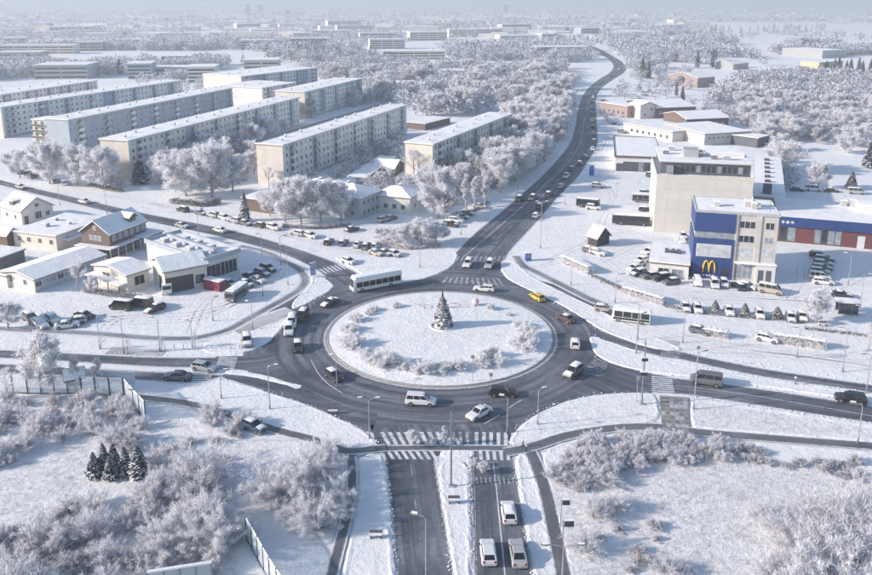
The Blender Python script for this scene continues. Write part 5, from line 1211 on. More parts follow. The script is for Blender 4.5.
# ---- hedges
def hedge(px, width, hh, label, mat='frost_shrub', dens=150, snow=.5):
    if not snow and mat == 'frost_shrub': mat = 'hedge_dark'
    P = catmull([G(*p) for p in px], .5); g = np.random.default_rng(len(px) * 7 + int(px[0][0])); qs = []
    ln = sum((a - c).length for a, c in zip(P, P[1:])); n = int(ln * dens * hh)
    idx = g.integers(0, len(P), n); base = np.array([tuple(p) for p in P])[idx]
    tang = np.array([tuple((P[min(i + 1, len(P) - 1)] - P[max(i - 1, 0)]).normalized()) for i in range(len(P))])[idx]
    nv = np.stack([-tang[:, 1], tang[:, 0], np.zeros(n)], 1)
    Q = base + nv * g.uniform(-width / 2, width / 2, (n, 1)) + tang * g.uniform(-.3, .3, (n, 1)); Q[:, 2] = g.uniform(.05, hh, n) * (1 + .12 * np.sin(base[:, 0] * 1.3) + .10 * np.sin(base[:, 0] * 3.1 + 1))
    D = g.normal(size=(n, 3)); q = ribbons(Q, D, g.uniform(.2, .6, n), g.uniform(.025, .055, n), 5); q[:, :, 2] = np.maximum(q[:, :, 2], 0.01)
    c = P[len(P) // 2]; o = thing('hedge', label, 'hedge')
    link('twigs', quad_mesh('twigs', q, mat), o)
    b = MB(); rows = []
    for p, i in zip(P, range(len(P))):
        t = (P[min(i + 1, len(P) - 1)] - P[max(i - 1, 0)]).normalized(); nn = Vector((-t.y, t.x, 0)); w_ = width * .22
        rows.append([tuple(p + nn * w_ + Vector((0, 0, .02))), tuple(p - nn * w_ + Vector((0, 0, .02))), tuple(p - nn * w_ + Vector((0, 0, hh * .6))), tuple(p + nn * w_ + Vector((0, 0, hh * .6)))])
    b.loft(rows).build('core', 'bark_frost', o)
    if snow:
        b = MB(); rows = []
        for i, p in enumerate(P):
            t = (P[min(i + 1, len(P) - 1)] - P[max(i - 1, 0)]).normalized(); nn = Vector((-t.y, t.x, 0)); w_ = width * .5; j = random.uniform(-.10, .06); w_ *= random.uniform(.7, .95)
            rows.append([tuple(p + nn * w_ + Vector((0, 0, hh))), tuple(p - nn * w_ + Vector((0, 0, hh))), tuple(p - nn * w_ * .6 + Vector((0, 0, hh + .25 + j))), tuple(p + nn * w_ * .6 + Vector((0, 0, hh + .25 + j)))])
        b.loft(rows).build('snow_cap', 'snow', o)
    return o
hedge([(563, 262), (575, 267), (590, 274)], 2.6, 1.8, 'trimmed snowy hedge at the top corner of the car park'); hedge([(592, 277), (606, 283), (623, 291)], 1.0, .6, 'low dark hedge between two trimmed hedges by the car park', snow=0)
hedge([(624, 293), (645, 299), (664, 305)], 2.2, 1.6, 'trimmed snowy hedge at the lower edge of the car park'); hedge([(666, 307), (700, 313), (760, 319), (800, 321)], .9, .5, 'low dark hedge along the row of small cars', snow=0)
hedge([(703, 334), (727, 338)], 1.8, 1.3, 'short snowy hedge beside the snow-covered car above the right road'); hedge([(773, 341), (800, 345), (824, 349)], 2.0, 1.7, 'long trimmed snowy hedge above the right road')
hedge([(380, 243), (405, 249), (440, 246)], 2.0, .9, 'dark hedge foot under the round frosted bushes', 'frost_brown', snow=0); hedge([(283, 227), (315, 229), (350, 226)], 1.2, .9, 'dark hedge in front of the hipped house trees', snow=0)
hedge([(172, 203), (190, 205), (198, 206)], 2.2, 1.5, 'green snow-dusted hedge, left of two by the parked cars', 'hedge_green', snow=0); hedge([(200, 206.5), (214, 205), (218, 203)], 2.4, 1.6, 'green snow-dusted hedge, right of two by the parked cars', 'hedge_green', snow=0)
hedge([(455, 219), (474, 211), (488, 203)], 1.0, .6, 'low dark hedge behind the cars parked by the avenue', snow=0); hedge([(86, 292), (100, 294), (118, 297), (140, 298)], 1.4, 1.0, 'dark untidy hedge in front of the cream workshop', snow=0)
hedge([(90, 186), (110, 190), (122, 192)], 2, 1.0, 'low green hedge under the frosted trees at the left', 'hedge_green', snow=0)
hedge([(805, 329), (840, 333), (880, 338)], .8, .4, 'low dark hedge right of the corner tree', snow=0)
for i, (x, y) in enumerate(((715, 311.5), (744.5, 314.5), (777, 318))):
    conifer(x, y, 2.5, f'{ORD[i]} round dark evergreen from the left between the small cars by the hedge', 'evergreens between the small cars', 2.0)
# ---- frosted grass (uncountable)
def grass():
    g = np.random.default_rng(44); out = []
    def patch(poly, n, ln, seed):
        pts = np.array(in_zone(poly, n, seed, 0)); m = len(pts); reps = 9
        P = np.repeat(np.c_[pts, np.full(m, .13 if poly[0][0] > 500 else .0)], reps, 0); P[:, :2] += g.normal(size=(m * reps, 2)) * .22
        D = g.normal(size=(m * reps, 3)) * .6; D[:, 2] = 1
        out.append(ribbons(P, D, ln * g.uniform(.4, 1.3, m * reps), .014 * g.uniform(.6, 1.5, m * reps), seed))
    patch([(545, 470), (600, 445), (722, 455), (872, 470), (900, 600), (585, 600), (562, 530)], 7500, .24, 1)
    patch([(690, 403), (760, 412), (872, 430), (872, 440), (764, 432), (700, 428)], 900, .18, 2)
    patch([(-10, 600), (-10, 440), (120, 430), (240, 440), (260, 540), (250, 600)], 3600, .28, 3)
    patch([(516, 448), (560, 408), (655, 397), (657, 424), (590, 428)], 500, .12, 4)
    patch([(150, 400), (225, 416), (320, 446), (345, 460), (340, 520), (300, 560), (250, 470), (160, 425)], 900, .2, 5)
    tag(link('frosted_grass', quad_mesh('frosted_grass', np.concatenate(out), 'frost_grass')), 'frosted dry grass poking through the snow', 'grass', kind='stuff')
grass()

# ================================================================== VEHICLES
CT = {  # length, width, height, belt, hood, deck, clearance, glass base rear/front, roof rear/front (fractions of length)
    'sedan': (4.6, 1.80, 1.45, .95, .88, .98, .22, -.37, .19, -.21, .05),
    'estate': (4.7, 1.82, 1.50, .97, .90, 1.0, .22, -.485, .19, -.41, .05),
    'hatchback': (4.15, 1.78, 1.50, .97, .90, 1.0, .22, -.48, .22, -.37, .06),
    'off-roader': (4.6, 1.90, 1.74, 1.10, 1.05, 1.12, .30, -.485, .21, -.43, .06),
    'people carrier': (4.85, 1.90, 1.82, 1.08, 1.0, 1.1, .25, -.49, .30, -.45, .12),
    'van': (5.2, 2.0, 2.15, 1.25, 1.15, 1.3, .27, -.492, .36, -.475, .22)}
CM = {}
def car_meshes(t):
    if t in CM: return CM[t]
    L, W, Hh, belt, hood, deck, cl, gr, gf, rr_, rf = CT[t]; hw = W / 2
    boxy = t in ('van', 'people carrier', 'off-roader', 'estate', 'hatchback')
    st = [(-.5, .82, .42, .70), (-.488, .93, cl + .06, deck * .93 if boxy else deck * .86), (-.44, .99, cl, deck), (-.30, 1.0, cl, belt + .01), (-.1, 1.0, cl, belt), (.10, 1.0, cl, belt - .01),
          (gf + .02, .99, cl, hood + .06), (.36 if gf < .3 else .42, .975, cl, hood - .02), (.45, .94, cl, hood - .10), (.485, .86, cl + .05, hood - .22), (.5, .72, .42, hood - .34)]
    b = MB(); rings = []
    for fx, fw, zb, zt in st:
        x = fx * L; w_ = hw * fw
        rings.append([(x, -w_ * .86, zb), (x, -w_, zb + .14), (x, -w_, zb + (zt - zb) * .62), (x, -w_ * .96, zt - .07), (x, -w_ * .84, zt), (x, w_ * .84, zt), (x, w_ * .96, zt - .07), (x, w_, zb + (zt - zb) * .62), (x, w_, zb + .14), (x, w_ * .86, zb)])
    b.loft(rings)
    # cabin
    zb = belt - .03; zr = Hh; bw, tw = hw * .90, hw * .74 if t != 'van' else hw * .82
    xb0, xb1, xt0, xt1 = gr * L, gf * L, rr_ * L, rf * L
    low = [(xb0, -bw * .95, zb), (xb1, -bw * .92, zb), (xb1, bw * .92, zb), (xb0, bw * .95, zb)]
    mid = [(xt0, -tw * .98, zr - .06), (xt1, -tw * .98, zr - .06), (xt1, tw * .98, zr - .06), (xt0, tw * .98, zr - .06)]
    top = [(xt0 + .12, -tw * .86, zr), (xt1 - .18, -tw * .86, zr), (xt1 - .18, tw * .86, zr), (xt0 + .12, tw * .86, zr)]
    b.loft([low, mid, top])
    parts = {'body': b.mesh('body', 'car_white')}
    def quad(c, ins, off, nm, mat='glass_car'):
        c = [Vector(v) for v in c]; m = sum(c, Vector()) / 4; n = (c[1] - c[0]).cross(c[3] - c[0]).normalized()
        q = [m + (v - m) * ins for v in c]; o1 = [v + n * off for v in q]; o0 = [v - n * .01 for v in q]
        return MB().loft([[tuple(v) for v in o0], [tuple(v) for v in o1]]).mesh(nm, mat)
    def on(side, f0, f1, z0, z1):
        def P(f, z):
            a = Vector(low[0]).lerp(Vector(low[1]), f); c = Vector(mid[0]).lerp(Vector(mid[1]), f); v = a.lerp(c, z); return v
        q = [P(f0, z0), P(f1, z0), P(f1, z1), P(f0, z1)]
        if side > 0: q = [Vector((v.x, -v.y, v.z)) for v in q][::-1]
        return q
    parts['windscreen'] = quad([low[1], low[2], mid[2], mid[1]], .90, .012, 'windscreen')
    parts['rear_window'] = quad([low[3], low[0], mid[0], mid[3]], .82, .012, 'rear_window')
    cuts = ((.05, .34), (.37, .66), (.69, .97)) if boxy else ((.10, .46), (.50, .92))
    parts['side'] = [quad(on(s, f0, f1, .12, .92), 1.0, .012, 'side_window') for s in (-1, 1) for f0, f1 in cuts]
    hl = MB().box(.482 * L - .05, .482 * L + .045, -.28, .0, 0, .13); parts['headlight'] = hl.mesh('headlight', 'lamp_clear')
    tl = MB().box(-.49 * L - .05, -.49 * L + .05, -.12, .12, 0, .22); parts['taillight'] = tl.mesh('taillight', 'lamp_red')
    parts['lightpos'] = (hw * .78, hood - .34, hw * .72, deck - .30)
    gb = MB().box(.485 * L, .5 * L + .012, -.45, .45, .40, .54); parts['grille'] = gb.mesh('grille', 'plastic_black')
    pl = MB().box(-.5 * L - .012, -.5 * L + .02, -.26, .26, .52, .64); parts['plate'] = pl.mesh('number_plate', 'frame_white')
    # snow on roof, bonnet and boot
    def lump(x0, x1, w_, z0, z1, th):
        nx, ny = 7, 5; m = MB()
        for j in range(ny + 1):
            for i in range(nx + 1):
                e = min(i, nx - i, 1) * min(j, ny - j, 1); x = x0 + (x1 - x0) * i / nx
                m.v.append((x, -w_ + 2 * w_ * j / ny, z0 + (z1 - z0) * i / nx + (th * random.uniform(.75, 1.15) if e else -.03)))
        for j in range(ny):
            for i in range(nx): k = j * (nx + 1) + i; m.f.append((k, k + 1, k + nx + 2, k + nx + 1))
        m.m = [0] * len(m.f); return m
    s = lump(xt0 + .02, xt1 - .02, tw * .97, zr, zr, .13)
    s2 = lump(xb1 + .05, .47 * L, hw * .86, hood + .05, hood - .12, .09); s.add(s2.v, s2.f)
    if not boxy: s3 = lump(-.48 * L, xb0 - .02, hw * .86, deck - .05, deck, .08); s.add(s3.v, s3.f)
    parts['snow'] = s.mesh('snow_cover', 'snow_roof', True)
    s4 = lump(xt0 + .02, xt1 - .02, tw * .97, zr, zr, .10); parts['snow_roof'] = s4.mesh('snow_cover', 'snow_roof', True)
    CM[t] = parts; return parts
def wheel_meshes(r, w_):
    k = ('wheel', r)
    if k in CM: return CM[k]
    n = 16; rings = [[(r * f * math.cos(2 * math.pi * i / n), y, r * f * math.sin(2 * math.pi * i / n)) for i in range(n)] for f, y in ((.9, -w_ / 2), (1, -w_ / 2 + .03), (1, w_ / 2 - .03), (.9, w_ / 2))]
    t = MB().loft(rings).mesh('tyre', 'tyre')
    rim = MB().loft([[(r * .62 * math.cos(2 * math.pi * i / n), y, r * .62 * math.sin(2 * math.pi * i / n)) for i in range(n)] for y in (-w_ / 2 - .012, w_ / 2 + .012)]).mesh('rim', 'rim')
    CM[k] = (t, rim); return CM[k]
def arch_mesh(r):
    if ('arch', r) not in CM:
        n = 14; CM[('arch', r)] = MB().loft([[(r * math.cos(math.pi * 2 * i / n), y, r * math.sin(math.pi * 2 * i / n)) for i in range(n)] for y in (-.012, .012)]).mesh('wheel_arch', 'plastic_black')
    return CM[('arch', r)]
def mirror_mesh():
    if 'mirror' not in CM: CM['mirror'] = MB().box(-.08, .08, -.1, .1, -.02, .13).mesh('mirror', 'plastic_black')
    return CM['mirror']
COLW = {'white': 'white', 'silver': 'silver', 'grey': 'grey', 'dark': 'dark', 'black': 'black', 'blue': 'blue', 'brown': 'brown', 'yellow': 'yellow', 'red': 'red', 'beige': 'beige'}
def add_wheels(root, L, hw, r, xs, w_=.21):
    t, rim = wheel_meshes(r, w_)
    for x in xs:
        for s in (-1, 1):
            o = link('wheel', t, root, (x, s * (hw - w_ / 2 + .015), r)); link('rim', rim, o)
def car(x, y, dx, dy, t, col, label, snow=0, group=None, name='car', z=.03, far=False):
    """x,y: photo point under the car's middle; dx,dy: photo direction its nose points"""
    a, c = G(x, y), G(x + dx, y + dy); hd = math.atan2(c.y - a.y, c.x - a.x)
    root = thing(name, label, 'car', (a.x, a.y, z), hd, group); P = car_meshes(t); L, W = CT[t][0], CT[t][1]
    def put(nm, me, loc=None):
        o = link(nm, me, root, loc); return o
    b = put('body', P['body']); b.material_slots[0].link = 'OBJECT'; b.material_slots[0].material = M['car_' + col]
    if snow < 3: put('windscreen', P['windscreen'])
    put('rear_window', P['rear_window'])
    for m in P['side']: put('side_window', m)
    add_wheels(root, L, W / 2, .33 if t not in ('off-roader', 'van') else .37, (-.305 * L, .315 * L))
    hy, hz, ty, tz = P['lightpos']
    if not far:
        for x_ in (-.305 * L, .315 * L):
            for s_ in (-1, 1): put('wheel_arch', arch_mesh(.40 if t not in ('off-roader', 'van') else .45), (x_, s_ * (W / 2 - .002), .34))
        for s_ in (-1, 1): put('mirror', mirror_mesh(), (CT[t][8] * L - .25, s_ * (W / 2 + .05), CT[t][3] + .05))
        put('headlight', P['headlight'], (0, hy, hz)); put('headlight', P['headlight'], (0, -hy + .28, hz))
        put('taillight', P['taillight'], (0, ty, tz)); put('taillight', P['taillight'], (0, -ty, tz)); put('grille', P['grille']); put('number_plate', P['plate'])
    if snow == 1: put('snow_cover', P['snow_roof'])
    elif snow >= 2: put('snow_cover', P['snow'])
    return root
# traffic, one by one
car(421, 404, 10, .6, 'people carrier', 'white', 'white people carrier on the near side of the roundabout')
car(479, 416, -10, 5.2, 'sedan', 'white', 'white saloon leaving the roundabout above the zebra crossing')
car(503, 395.5, 10, .4, 'estate', 'black', 'black estate car on the near right of the roundabout')
car(334, 378.5, 7, 5.0, 'hatchback', 'dark', 'dark car with a light roof at the lower left of the roundabout', 1)
car(298, 349.5, .8, 8, 'hatchback', 'dark', 'small dark car on the left of the roundabout', 1)
car(289, 333, -.6, 8, 'off-roader', 'white', 'white off-roader facing the camera, front one of a pair at the left of the roundabout', 1)
car(292, 325, -1, 8, 'people carrier', 'white', 'white car with snowy roof behind the white off-roader at the left', 2)
car(302, 318.5, -4, 5, 'off-roader', 'black', 'black off-roader beside the white pair at the left of the roundabout', 1)
car(330, 305, -8, 3.6, 'sedan', 'black', 'black saloon with snow on its roof at the upper left of the roundabout', 2)
car(484, 291, -10, -.8, 'estate', 'white', 'white estate car at the far side of the roundabout')
car(537, 299.5, -6, -3.5, 'hatchback', 'yellow', 'yellow car at the upper right of the roundabout')
car(565, 320.5, -8, -3.6, 'sedan', 'brown', 'dark brown saloon at the right of the roundabout', 1)
car(575, 346, -.2, -8, 'hatchback', 'white', 'white hatchback seen from behind at the right of the roundabout', 1)
car(573, 375, -7, 5, 'off-roader', 'grey', 'grey off-roader with pale bonnet at the lower right of the roundabout', 2)
car(706, 384, -12, -1.8, 'van', 'grey', 'dark grey people carrier entering by the right zebra crossing')
car(850, 402, -12, -1.9, 'off-roader', 'black', 'black off-roader with snowy bonnet on the road at the right edge', 0)
car(177, 379, -12, -.6, 'sedan', 'grey', 'dark grey saloon on the lower lane at the left')
car(205, 370, 10, 1.6, 'estate', 'silver', 'silver car crossing the left zebra crossing')
car(254, 430, 10, 4.2, 'hatchback', 'blue', 'blue-grey snowy car standing on the footpath at the lower left', 2, z=.17)
car(508.5, 516, -1.6, -10, 'hatchback', 'white', 'upper white hatchback driving up the south main road', 1)
car(488, 556, -1.2, -10, 'hatchback', 'white', 'lower white hatchback driving up the south main road', 0)
car(517.5, 557, -1.9, -10, 'sedan', 'silver', 'silver-grey car with a dark roof beside the lower white hatchback', 0)
car(228 + 19, 344, 1.0, 8, 'off-roader', 'silver', 'silver snowy car parked on the snow wedge left of the roundabout', 2)
car(468, 266, -3.5, 5, 'off-roader', 'white', 'left one of two white cars waiting at the far zebra crossing', 1); car(489.5, 267, -3, 5, 'off-roader', 'silver', 'right one of two pale cars waiting at the far zebra crossing', 1)
AV = [(519, 201, 'dark', -1), (532.5, 200, 'grey', -1), (549, 196, 'black', 1), (540, 208, 'dark', 1), (536.5, 217, 'white', 1), (566, 178, 'white', -1), (571, 170.5, 'dark', -1), (561, 187.5, 'silver', 1), (580, 165, 'black', 1), (585, 158, 'grey', 1)]
AVL = ['dark car leftmost on the avenue near the bare mast', 'grey car second from the left on the avenue', 'black car driving up the avenue right of the grey one', 'dark car behind the white one beside the avenue mast', 'white car beside the avenue mast', 'white car coming down the middle of the avenue', 'dark car just above the white one on the avenue', 'silver car near the right edge of the avenue', 'black car at the right edge of the avenue bend', 'grey car just above the black one at the avenue bend']
for (x, y, col, s), lab in zip(AV, AVL): car(x, y, s * 6, -s * 5.4, random.choice(['hatchback', 'estate', 'off-roader']), col, lab, 1)
for i, (x, y) in enumerate(((592.5, 150), (594, 142), (593.5, 135), (593, 128), (592.5, 121), (592, 114.5), (592, 108.5), (592, 103), (593, 98), (596, 93))):
    car(x, y, .5 if 3 < i < 7 else (1.2 if i > 6 else -.6), -5, ['sedan', 'hatchback', 'estate'][i % 3], ['white', 'grey', 'silver', 'dark'][i % 4], f'car in the queue on the far avenue, {ORD[i]} from the near end', 1, 'queue on the far avenue', far=True)
for i, (x, y, col) in enumerate(((602, 82, 'grey'), (611, 76.5, 'dark'), (619, 70, 'white'), (617, 64, 'grey'))): car(x, y, 4, -3 if i < 2 else -5, 'hatchback', col, f'{ORD[i]} small car on the farthest avenue bend counting from near', 1, 'cars on the farthest bend', far=True)
for (x, y, s, col, lab) in ((21, 188.5, 1, 'silver', 'pale car at the left end of the upper left road'), (84, 203, -1, 'white', 'white car on the upper left road above the brown house'), (182.5, 227.5, 1, 'silver', 'silver car on the upper left road above the pavilion'), (220, 232, -1, 'white', 'snowy white car on the upper left road')):
    car(x, y, s * 10, s * 2.4, 'sedan', col, lab, 2)
car(349, 263.5, 8, 3, 'hatchback', 'white', 'small snowy white car beside the upper zebra crossing', 2)
def row(pts, vec, colors, fmt, group, snow=2, types=('sedan', 'hatchback', 'estate', 'off-roader')):
    for i, (x, y) in enumerate(pts):
        v = vec[i % len(vec)] if isinstance(vec, list) else vec
        col = colors[i % len(colors)]
        car(x, y, v[0], v[1], types[(i * 7 + int(x)) % len(types)], col, f'{COLW[col]} ' + fmt.format(ORD[i]), snow if random.random() < .8 else 3, group, 'parked_car', z=.02)
row([(183, 211.5), (201, 214.5), (213, 217), (225, 219.5), (235, 222.5), (246, 225), (259.5, 227), (274, 229.5), (298, 235), (311, 237.5)], [(-8, -2.0), (8, 2.2)], ['dark', 'grey', 'silver', 'white', 'silver', 'grey', 'dark', 'white', 'silver', 'white'], 'snowy car, {} from the left in the row along the upper left road', 'cars parked along the upper left road')
row([(329, 243.5), (343.5, 244.5), (358, 246.5), (367, 248.5), (376, 247.5)], (6, -6), ['black', 'blue', 'silver', 'grey', 'white'], 'snowy car, {} from the left in the slanted row below the hipped house', 'slanted row below the hipped house', types=('sedan', 'off-roader', 'estate'))
row([(376, 255), (385, 255), (395, 256)], (8, 3), ['beige', 'grey', 'silver'], 'snowy car, {} from the left below the slanted row near the bus', 'cars above the bus')
row([(352, 231), (384, 221.5), (391, 219.5)], (7, -2), ['dark', 'silver', 'grey'], 'snowy car, {} from the left in the yard of the hipped houses', 'cars in the yard of the hipped houses')
row([(21, 173.5), (28, 175), (35, 177.5), (46, 179.5), (57, 182.5), (67, 184.5)], (5, -4), ['dark', 'grey', 'dark', 'silver', 'grey', 'white'], 'snowy car, {} from the left in the row under the left frosted trees', 'cars under the left frosted trees')
row([(451, 226.5), (456.5, 222.5), (462, 218.5), (467, 215), (480, 208)], (8, 1), ['dark', 'white', 'silver', 'grey', 'silver'], 'snowy car, {} from the near end in the parking strip left of the avenue', 'cars parked left of the avenue')
car(85, 318, 9, 2, 'sedan', 'dark', 'dark snow-dusted saloon alone in the lower left yard', 1, name='parked_car'); car(67.5, 327.5, 8, -1, 'sedan', 'white', 'white snowy car in front of the dark saloon in the lower left yard', 2, name='parked_car'); car(76, 323.5, -8, 1, 'hatchback', 'silver', 'silver snowy car behind the white one in the lower left yard', 2, name='parked_car')
row([(31, 321), (43, 322), (53, 322.5), (41, 326.5)], (6, 4), ['grey', 'white', 'silver', 'white'], 'snow-buried car, {} from the left beside the round bush at the left', 'snow-buried cars at the left', 3)
car(122, 309, -10, -1, 'van', 'black', 'black van with a thick snowy roof in front of the cream workshop', 2, name='parked_car'); car(141, 306.5, -10, -1, 'van', 'dark', 'dark van tight behind the black one in front of the cream workshop', 2, name='parked_car')
car(155, 311, -9, 3.6, 'estate', 'dark', 'dark estate car with snow on its roof in the middle of the garage yard', 2, name='parked_car')
row([(229.5, 286), (246.5, 286), (258, 282), (251, 278.5), (262.5, 275), (268, 271)], (7, 2.5), ['silver', 'grey', 'white', 'dark', 'grey', 'black'], 'snowy car, {} of the cluster right of the red container', 'cars right of the red container')
row([(638, 275), (634, 270.5), (638, 266.5), (641.5, 262.5), (645, 258.5), (648.5, 254.5)], (-8, 2.4), ['blue', 'white', 'silver', 'white', 'silver', 'white'], 'snowy car, {} from the near end of the row left of the white annex', 'row left of the white annex')
row([(650, 278), (660.5, 280), (671, 284)], (-8, 1), ['grey', 'dark', 'grey'], 'snowy car, {} from the left before the white annex', 'cars before the white annex', 1)
row([(697.5, 284.5), (714.5, 286.5), (724, 285.5)], (2, 7), ['white', 'white', 'white'], 'car facing the camera, {} from the left under the yellow arches', 'cars under the yellow arches', 1, ('hatchback', 'off-roader', 'hatchback'))
row([(680, 249), (682, 243), (683.5, 238)], (3, 7), ['dark', 'white', 'silver'], 'snowy car, {} from near in the gap between annex and tall building', 'cars between annex and tall building')
car(738.5, 288.5, -6, -4, 'hatchback', 'black', 'black car at the foot of the beige pilaster', 1, name='parked_car'); car(747.5, 288.5, 7, 2, 'hatchback', 'white', 'white car beside the black one before the beige front', 2, name='parked_car')
car(770.5, 293, 10, 1.8, 'van', 'beige', 'beige minibus parked before the beige building corner', 1, name='parked_car')
row([(819, 257), (824, 261), (823, 265.5), (822, 270), (820, 274.5), (819.5, 279), (823, 284)], (10, 1.0), ['dark', 'grey', 'silver', 'grey', 'silver', 'white', 'white'], 'snowy car, {} from the shop in the column on the right car park', 'column on the right car park', types=('off-roader', 'estate', 'people carrier', 'estate'))
car(841, 297, 8, 1, 'sedan', 'dark', 'dark snow-covered car behind the glass shelter', 2, name='parked_car')
row([(685.5, 309.5), (697.5, 311), (729, 313), (759.5, 316.5), (790.5, 320), (802, 319)], (2.4, 7), ['silver', 'white', 'white', 'white', 'silver', 'beige'], 'small snowy car, {} from the left in the row above the low dark hedge', 'row above the low dark hedge', 2, ('hatchback', 'sedan'))
row([(797, 191), (813, 191), (831, 192), (856, 194)], (9, .6), ['blue', 'white', 'dark', 'silver'], 'snowy car, {} from the left behind the brick shop', 'cars behind the brick shop', 2, ('estate', 'van', 'sedan'))
row([(598, 187.5), (593.5, 209.5), (646, 195), (646.5, 211.5), (652, 177)], (9, .8), ['silver', 'white', 'silver', 'dark', 'grey'], 'snowy car, {} in the scatter on the car park below the showroom', 'cars below the showroom', 2, ('off-roader', 'estate'))
row([(598, 254.5), (590, 252.5)], (8, 2), ['white', 'grey'], 'snow-covered car, {} of two below the little shed in the car park', 'cars below the little shed', 2)
row([(604, 101.5), (607, 106), (610, 121), (616, 125), (640, 127), (648, 124.5), (633, 131), (622, 133), (645, 132)], (6, 1), ['dark', 'grey', 'white'], 'snowy car, {} in the yards of the brick buildings by the avenue', 'cars by the brick buildings', 2)
row([(640, 95), (642, 92), (646, 96), (650, 92.5), (652, 97), (655, 94), (637, 98.5)], (6, 1), ['white', 'silver', 'grey'], 'snow-buried car, {} in the yard above the brick buildings', 'snow-buried cars above the brick buildings', 3)
car(604, 311, 10, 1, 'hatchback', 'beige', 'snow-covered pale car in front of the parked bus', 3, name='parked_car')
car(700, 333, 9, 2, 'hatchback', 'grey', 'snow-covered car at the short hedge above the right road', 3, name='parked_car'); car(767, 341, 9, 2, 'hatchback', 'white', 'snow mound of a car at the left end of the long hedge', 3, name='parked_car')

def bus(x, y, dx, dy, L, W, Hh, label, body='car_white', band=None, snow=.25, z=.03, name='bus', win_z=(1.15, 2.35), cat='bus', cab=0):
    a, c = G(x, y), G(x + dx, y + dy); hd = math.atan2(c.y - a.y, c.x - a.x)
    root = thing(name, label, cat, (a.x, a.y, z), hd); hw = W / 2
    b = MB(); rings = []
    for fx, s, zt in ((-.5, .96, Hh - .1), (-.49, 1, Hh), (.46, 1, Hh), (.485, .98, Hh - .35), (.5, .94, 1.3)):
        rings.append([(fx * L, -hw * s, .38), (fx * L, -hw * s, zt - .25), (fx * L, -hw * s * .88, zt), (fx * L, hw * s * .88, zt), (fx * L, hw * s, zt - .25), (fx * L, hw * s, .38)])
    b.loft(rings); body_o = b.build('body', body, root)
    n = max(3, int(L / 1.5))
    for s in (-1, 1):
        for i in range(n):
            x0 = -.47 * L + .92 * L * i / n; x1 = -.47 * L + .92 * L * (i + 1) / n - .12
            MB().box(x0, x1, s * hw - .02, s * hw + .015, *win_z).build('side_window', 'glass_car', root)
        if band: MB().box(-.48 * L, .46 * L, s * hw - .01, s * hw + .008, .6, 1.05).build('side_band', band, root)
    MB().add([(.486 * L + .02, -hw * .86, 1.35), (.505 * L + .0, -hw * .86, 1.3), (.505 * L, hw * .86, 1.3), (.486 * L + .02, hw * .86, 1.35), (.468 * L, -hw * .84, Hh - .45), (.488 * L, -hw * .84, Hh - .42), (.488 * L, hw * .84, Hh - .42), (.468 * L, hw * .84, Hh - .45)],
             [(0, 3, 2, 1), (4, 5, 6, 7), (0, 1, 5, 4), (1, 2, 6, 5), (2, 3, 7, 6), (3, 0, 4, 7)]).build('windscreen', 'glass_car', root)
    MB().box(-.5 * L - .015, -.5 * L + .02, -hw * .8, hw * .8, 1.4, Hh - .5).build('rear_window', 'glass_car', root)
    for s in (-1, 1):
        MB().box(.495 * L, .508 * L, s * hw * .7 - .2, s * hw * .7 + .2, .65, .85).build('headlight', 'lamp_clear', root)
        MB().box(-.508 * L, -.495 * L, s * hw * .8 - .1, s * hw * .8 + .1, .8, 1.2).build('taillight', 'lamp_red', root)
    add_wheels(root, L, hw, .48, (-.27 * L, .33 * L), .3)
    if snow: snow_slab(-.485 * L, .455 * L, -hw * .88, hw * .88, Hh - .004, snow).build('snow_cover', 'snow_roof', root)
    return root
bus(376, 287.5, -10, 1.9, 11.6, 2.5, 3.3, 'long white bus with dark windows and snowy roof entering the roundabout')
bus(631, 321.5, -10, -1.2, 7.4, 2.3, 2.7, 'small white bus with dark windows parked on the snowy street', 'car_white', 'plastic_black')
bus(588, 207, 10, .9, 7.0, 2.4, 2.7, 'dark snow-roofed bus left of the white car on the upper car park', 'car_dark')
bus(631, 224.5, 10, .6, 10.5, 2.5, 2.8, 'long dark snow-roofed bus at the foot of the tall cream building', 'car_dark')
bus(643, 202, 10, .6, 7.0, 2.3, 2.7, 'silver snowy minibus left of the tall cream building', 'car_silver', 'plastic_black')
bus(237, 298, -7, 5, 6.5, 2.2, 2.5, 'dark snowy minibus beside the red container', 'car_grey', win_z=(1.0, 1.9))
def container(x, y, dx, dy, L, W, Hh, mat, label, name='container'):
    a, c = G(x, y), G(x + dx, y + dy); root = thing(name, label, 'container', (a.x, a.y, .02), math.atan2(c.y - a.y, c.x - a.x))
    b = MB().box(-L / 2, L / 2, -W / 2, W / 2, 0, Hh); n = int(L / .35)
    for i in range(n):
        x0 = -L / 2 + L * i / n
        for s in (-1, 1): b.box(x0 + .05, x0 + L / n - .05, s * W / 2 - .03, s * W / 2 + .05, .15, Hh - .15)
    b.build('shell', mat, root); snow_slab(-L / 2, L / 2, -W / 2, W / 2, Hh, .22).build('snow_cover', 'snow_roof', root)
    MB().box(L / 2 + .002, L / 2 + .05, -W / 2 + .1, W / 2 - .1, .1, Hh - .1).build('door', mat, root)
container(215, 289, 10, 2.2, 4.6, 2.0, 2.2, 'container_red', 'red container with a snowy top in front of the garage hall')
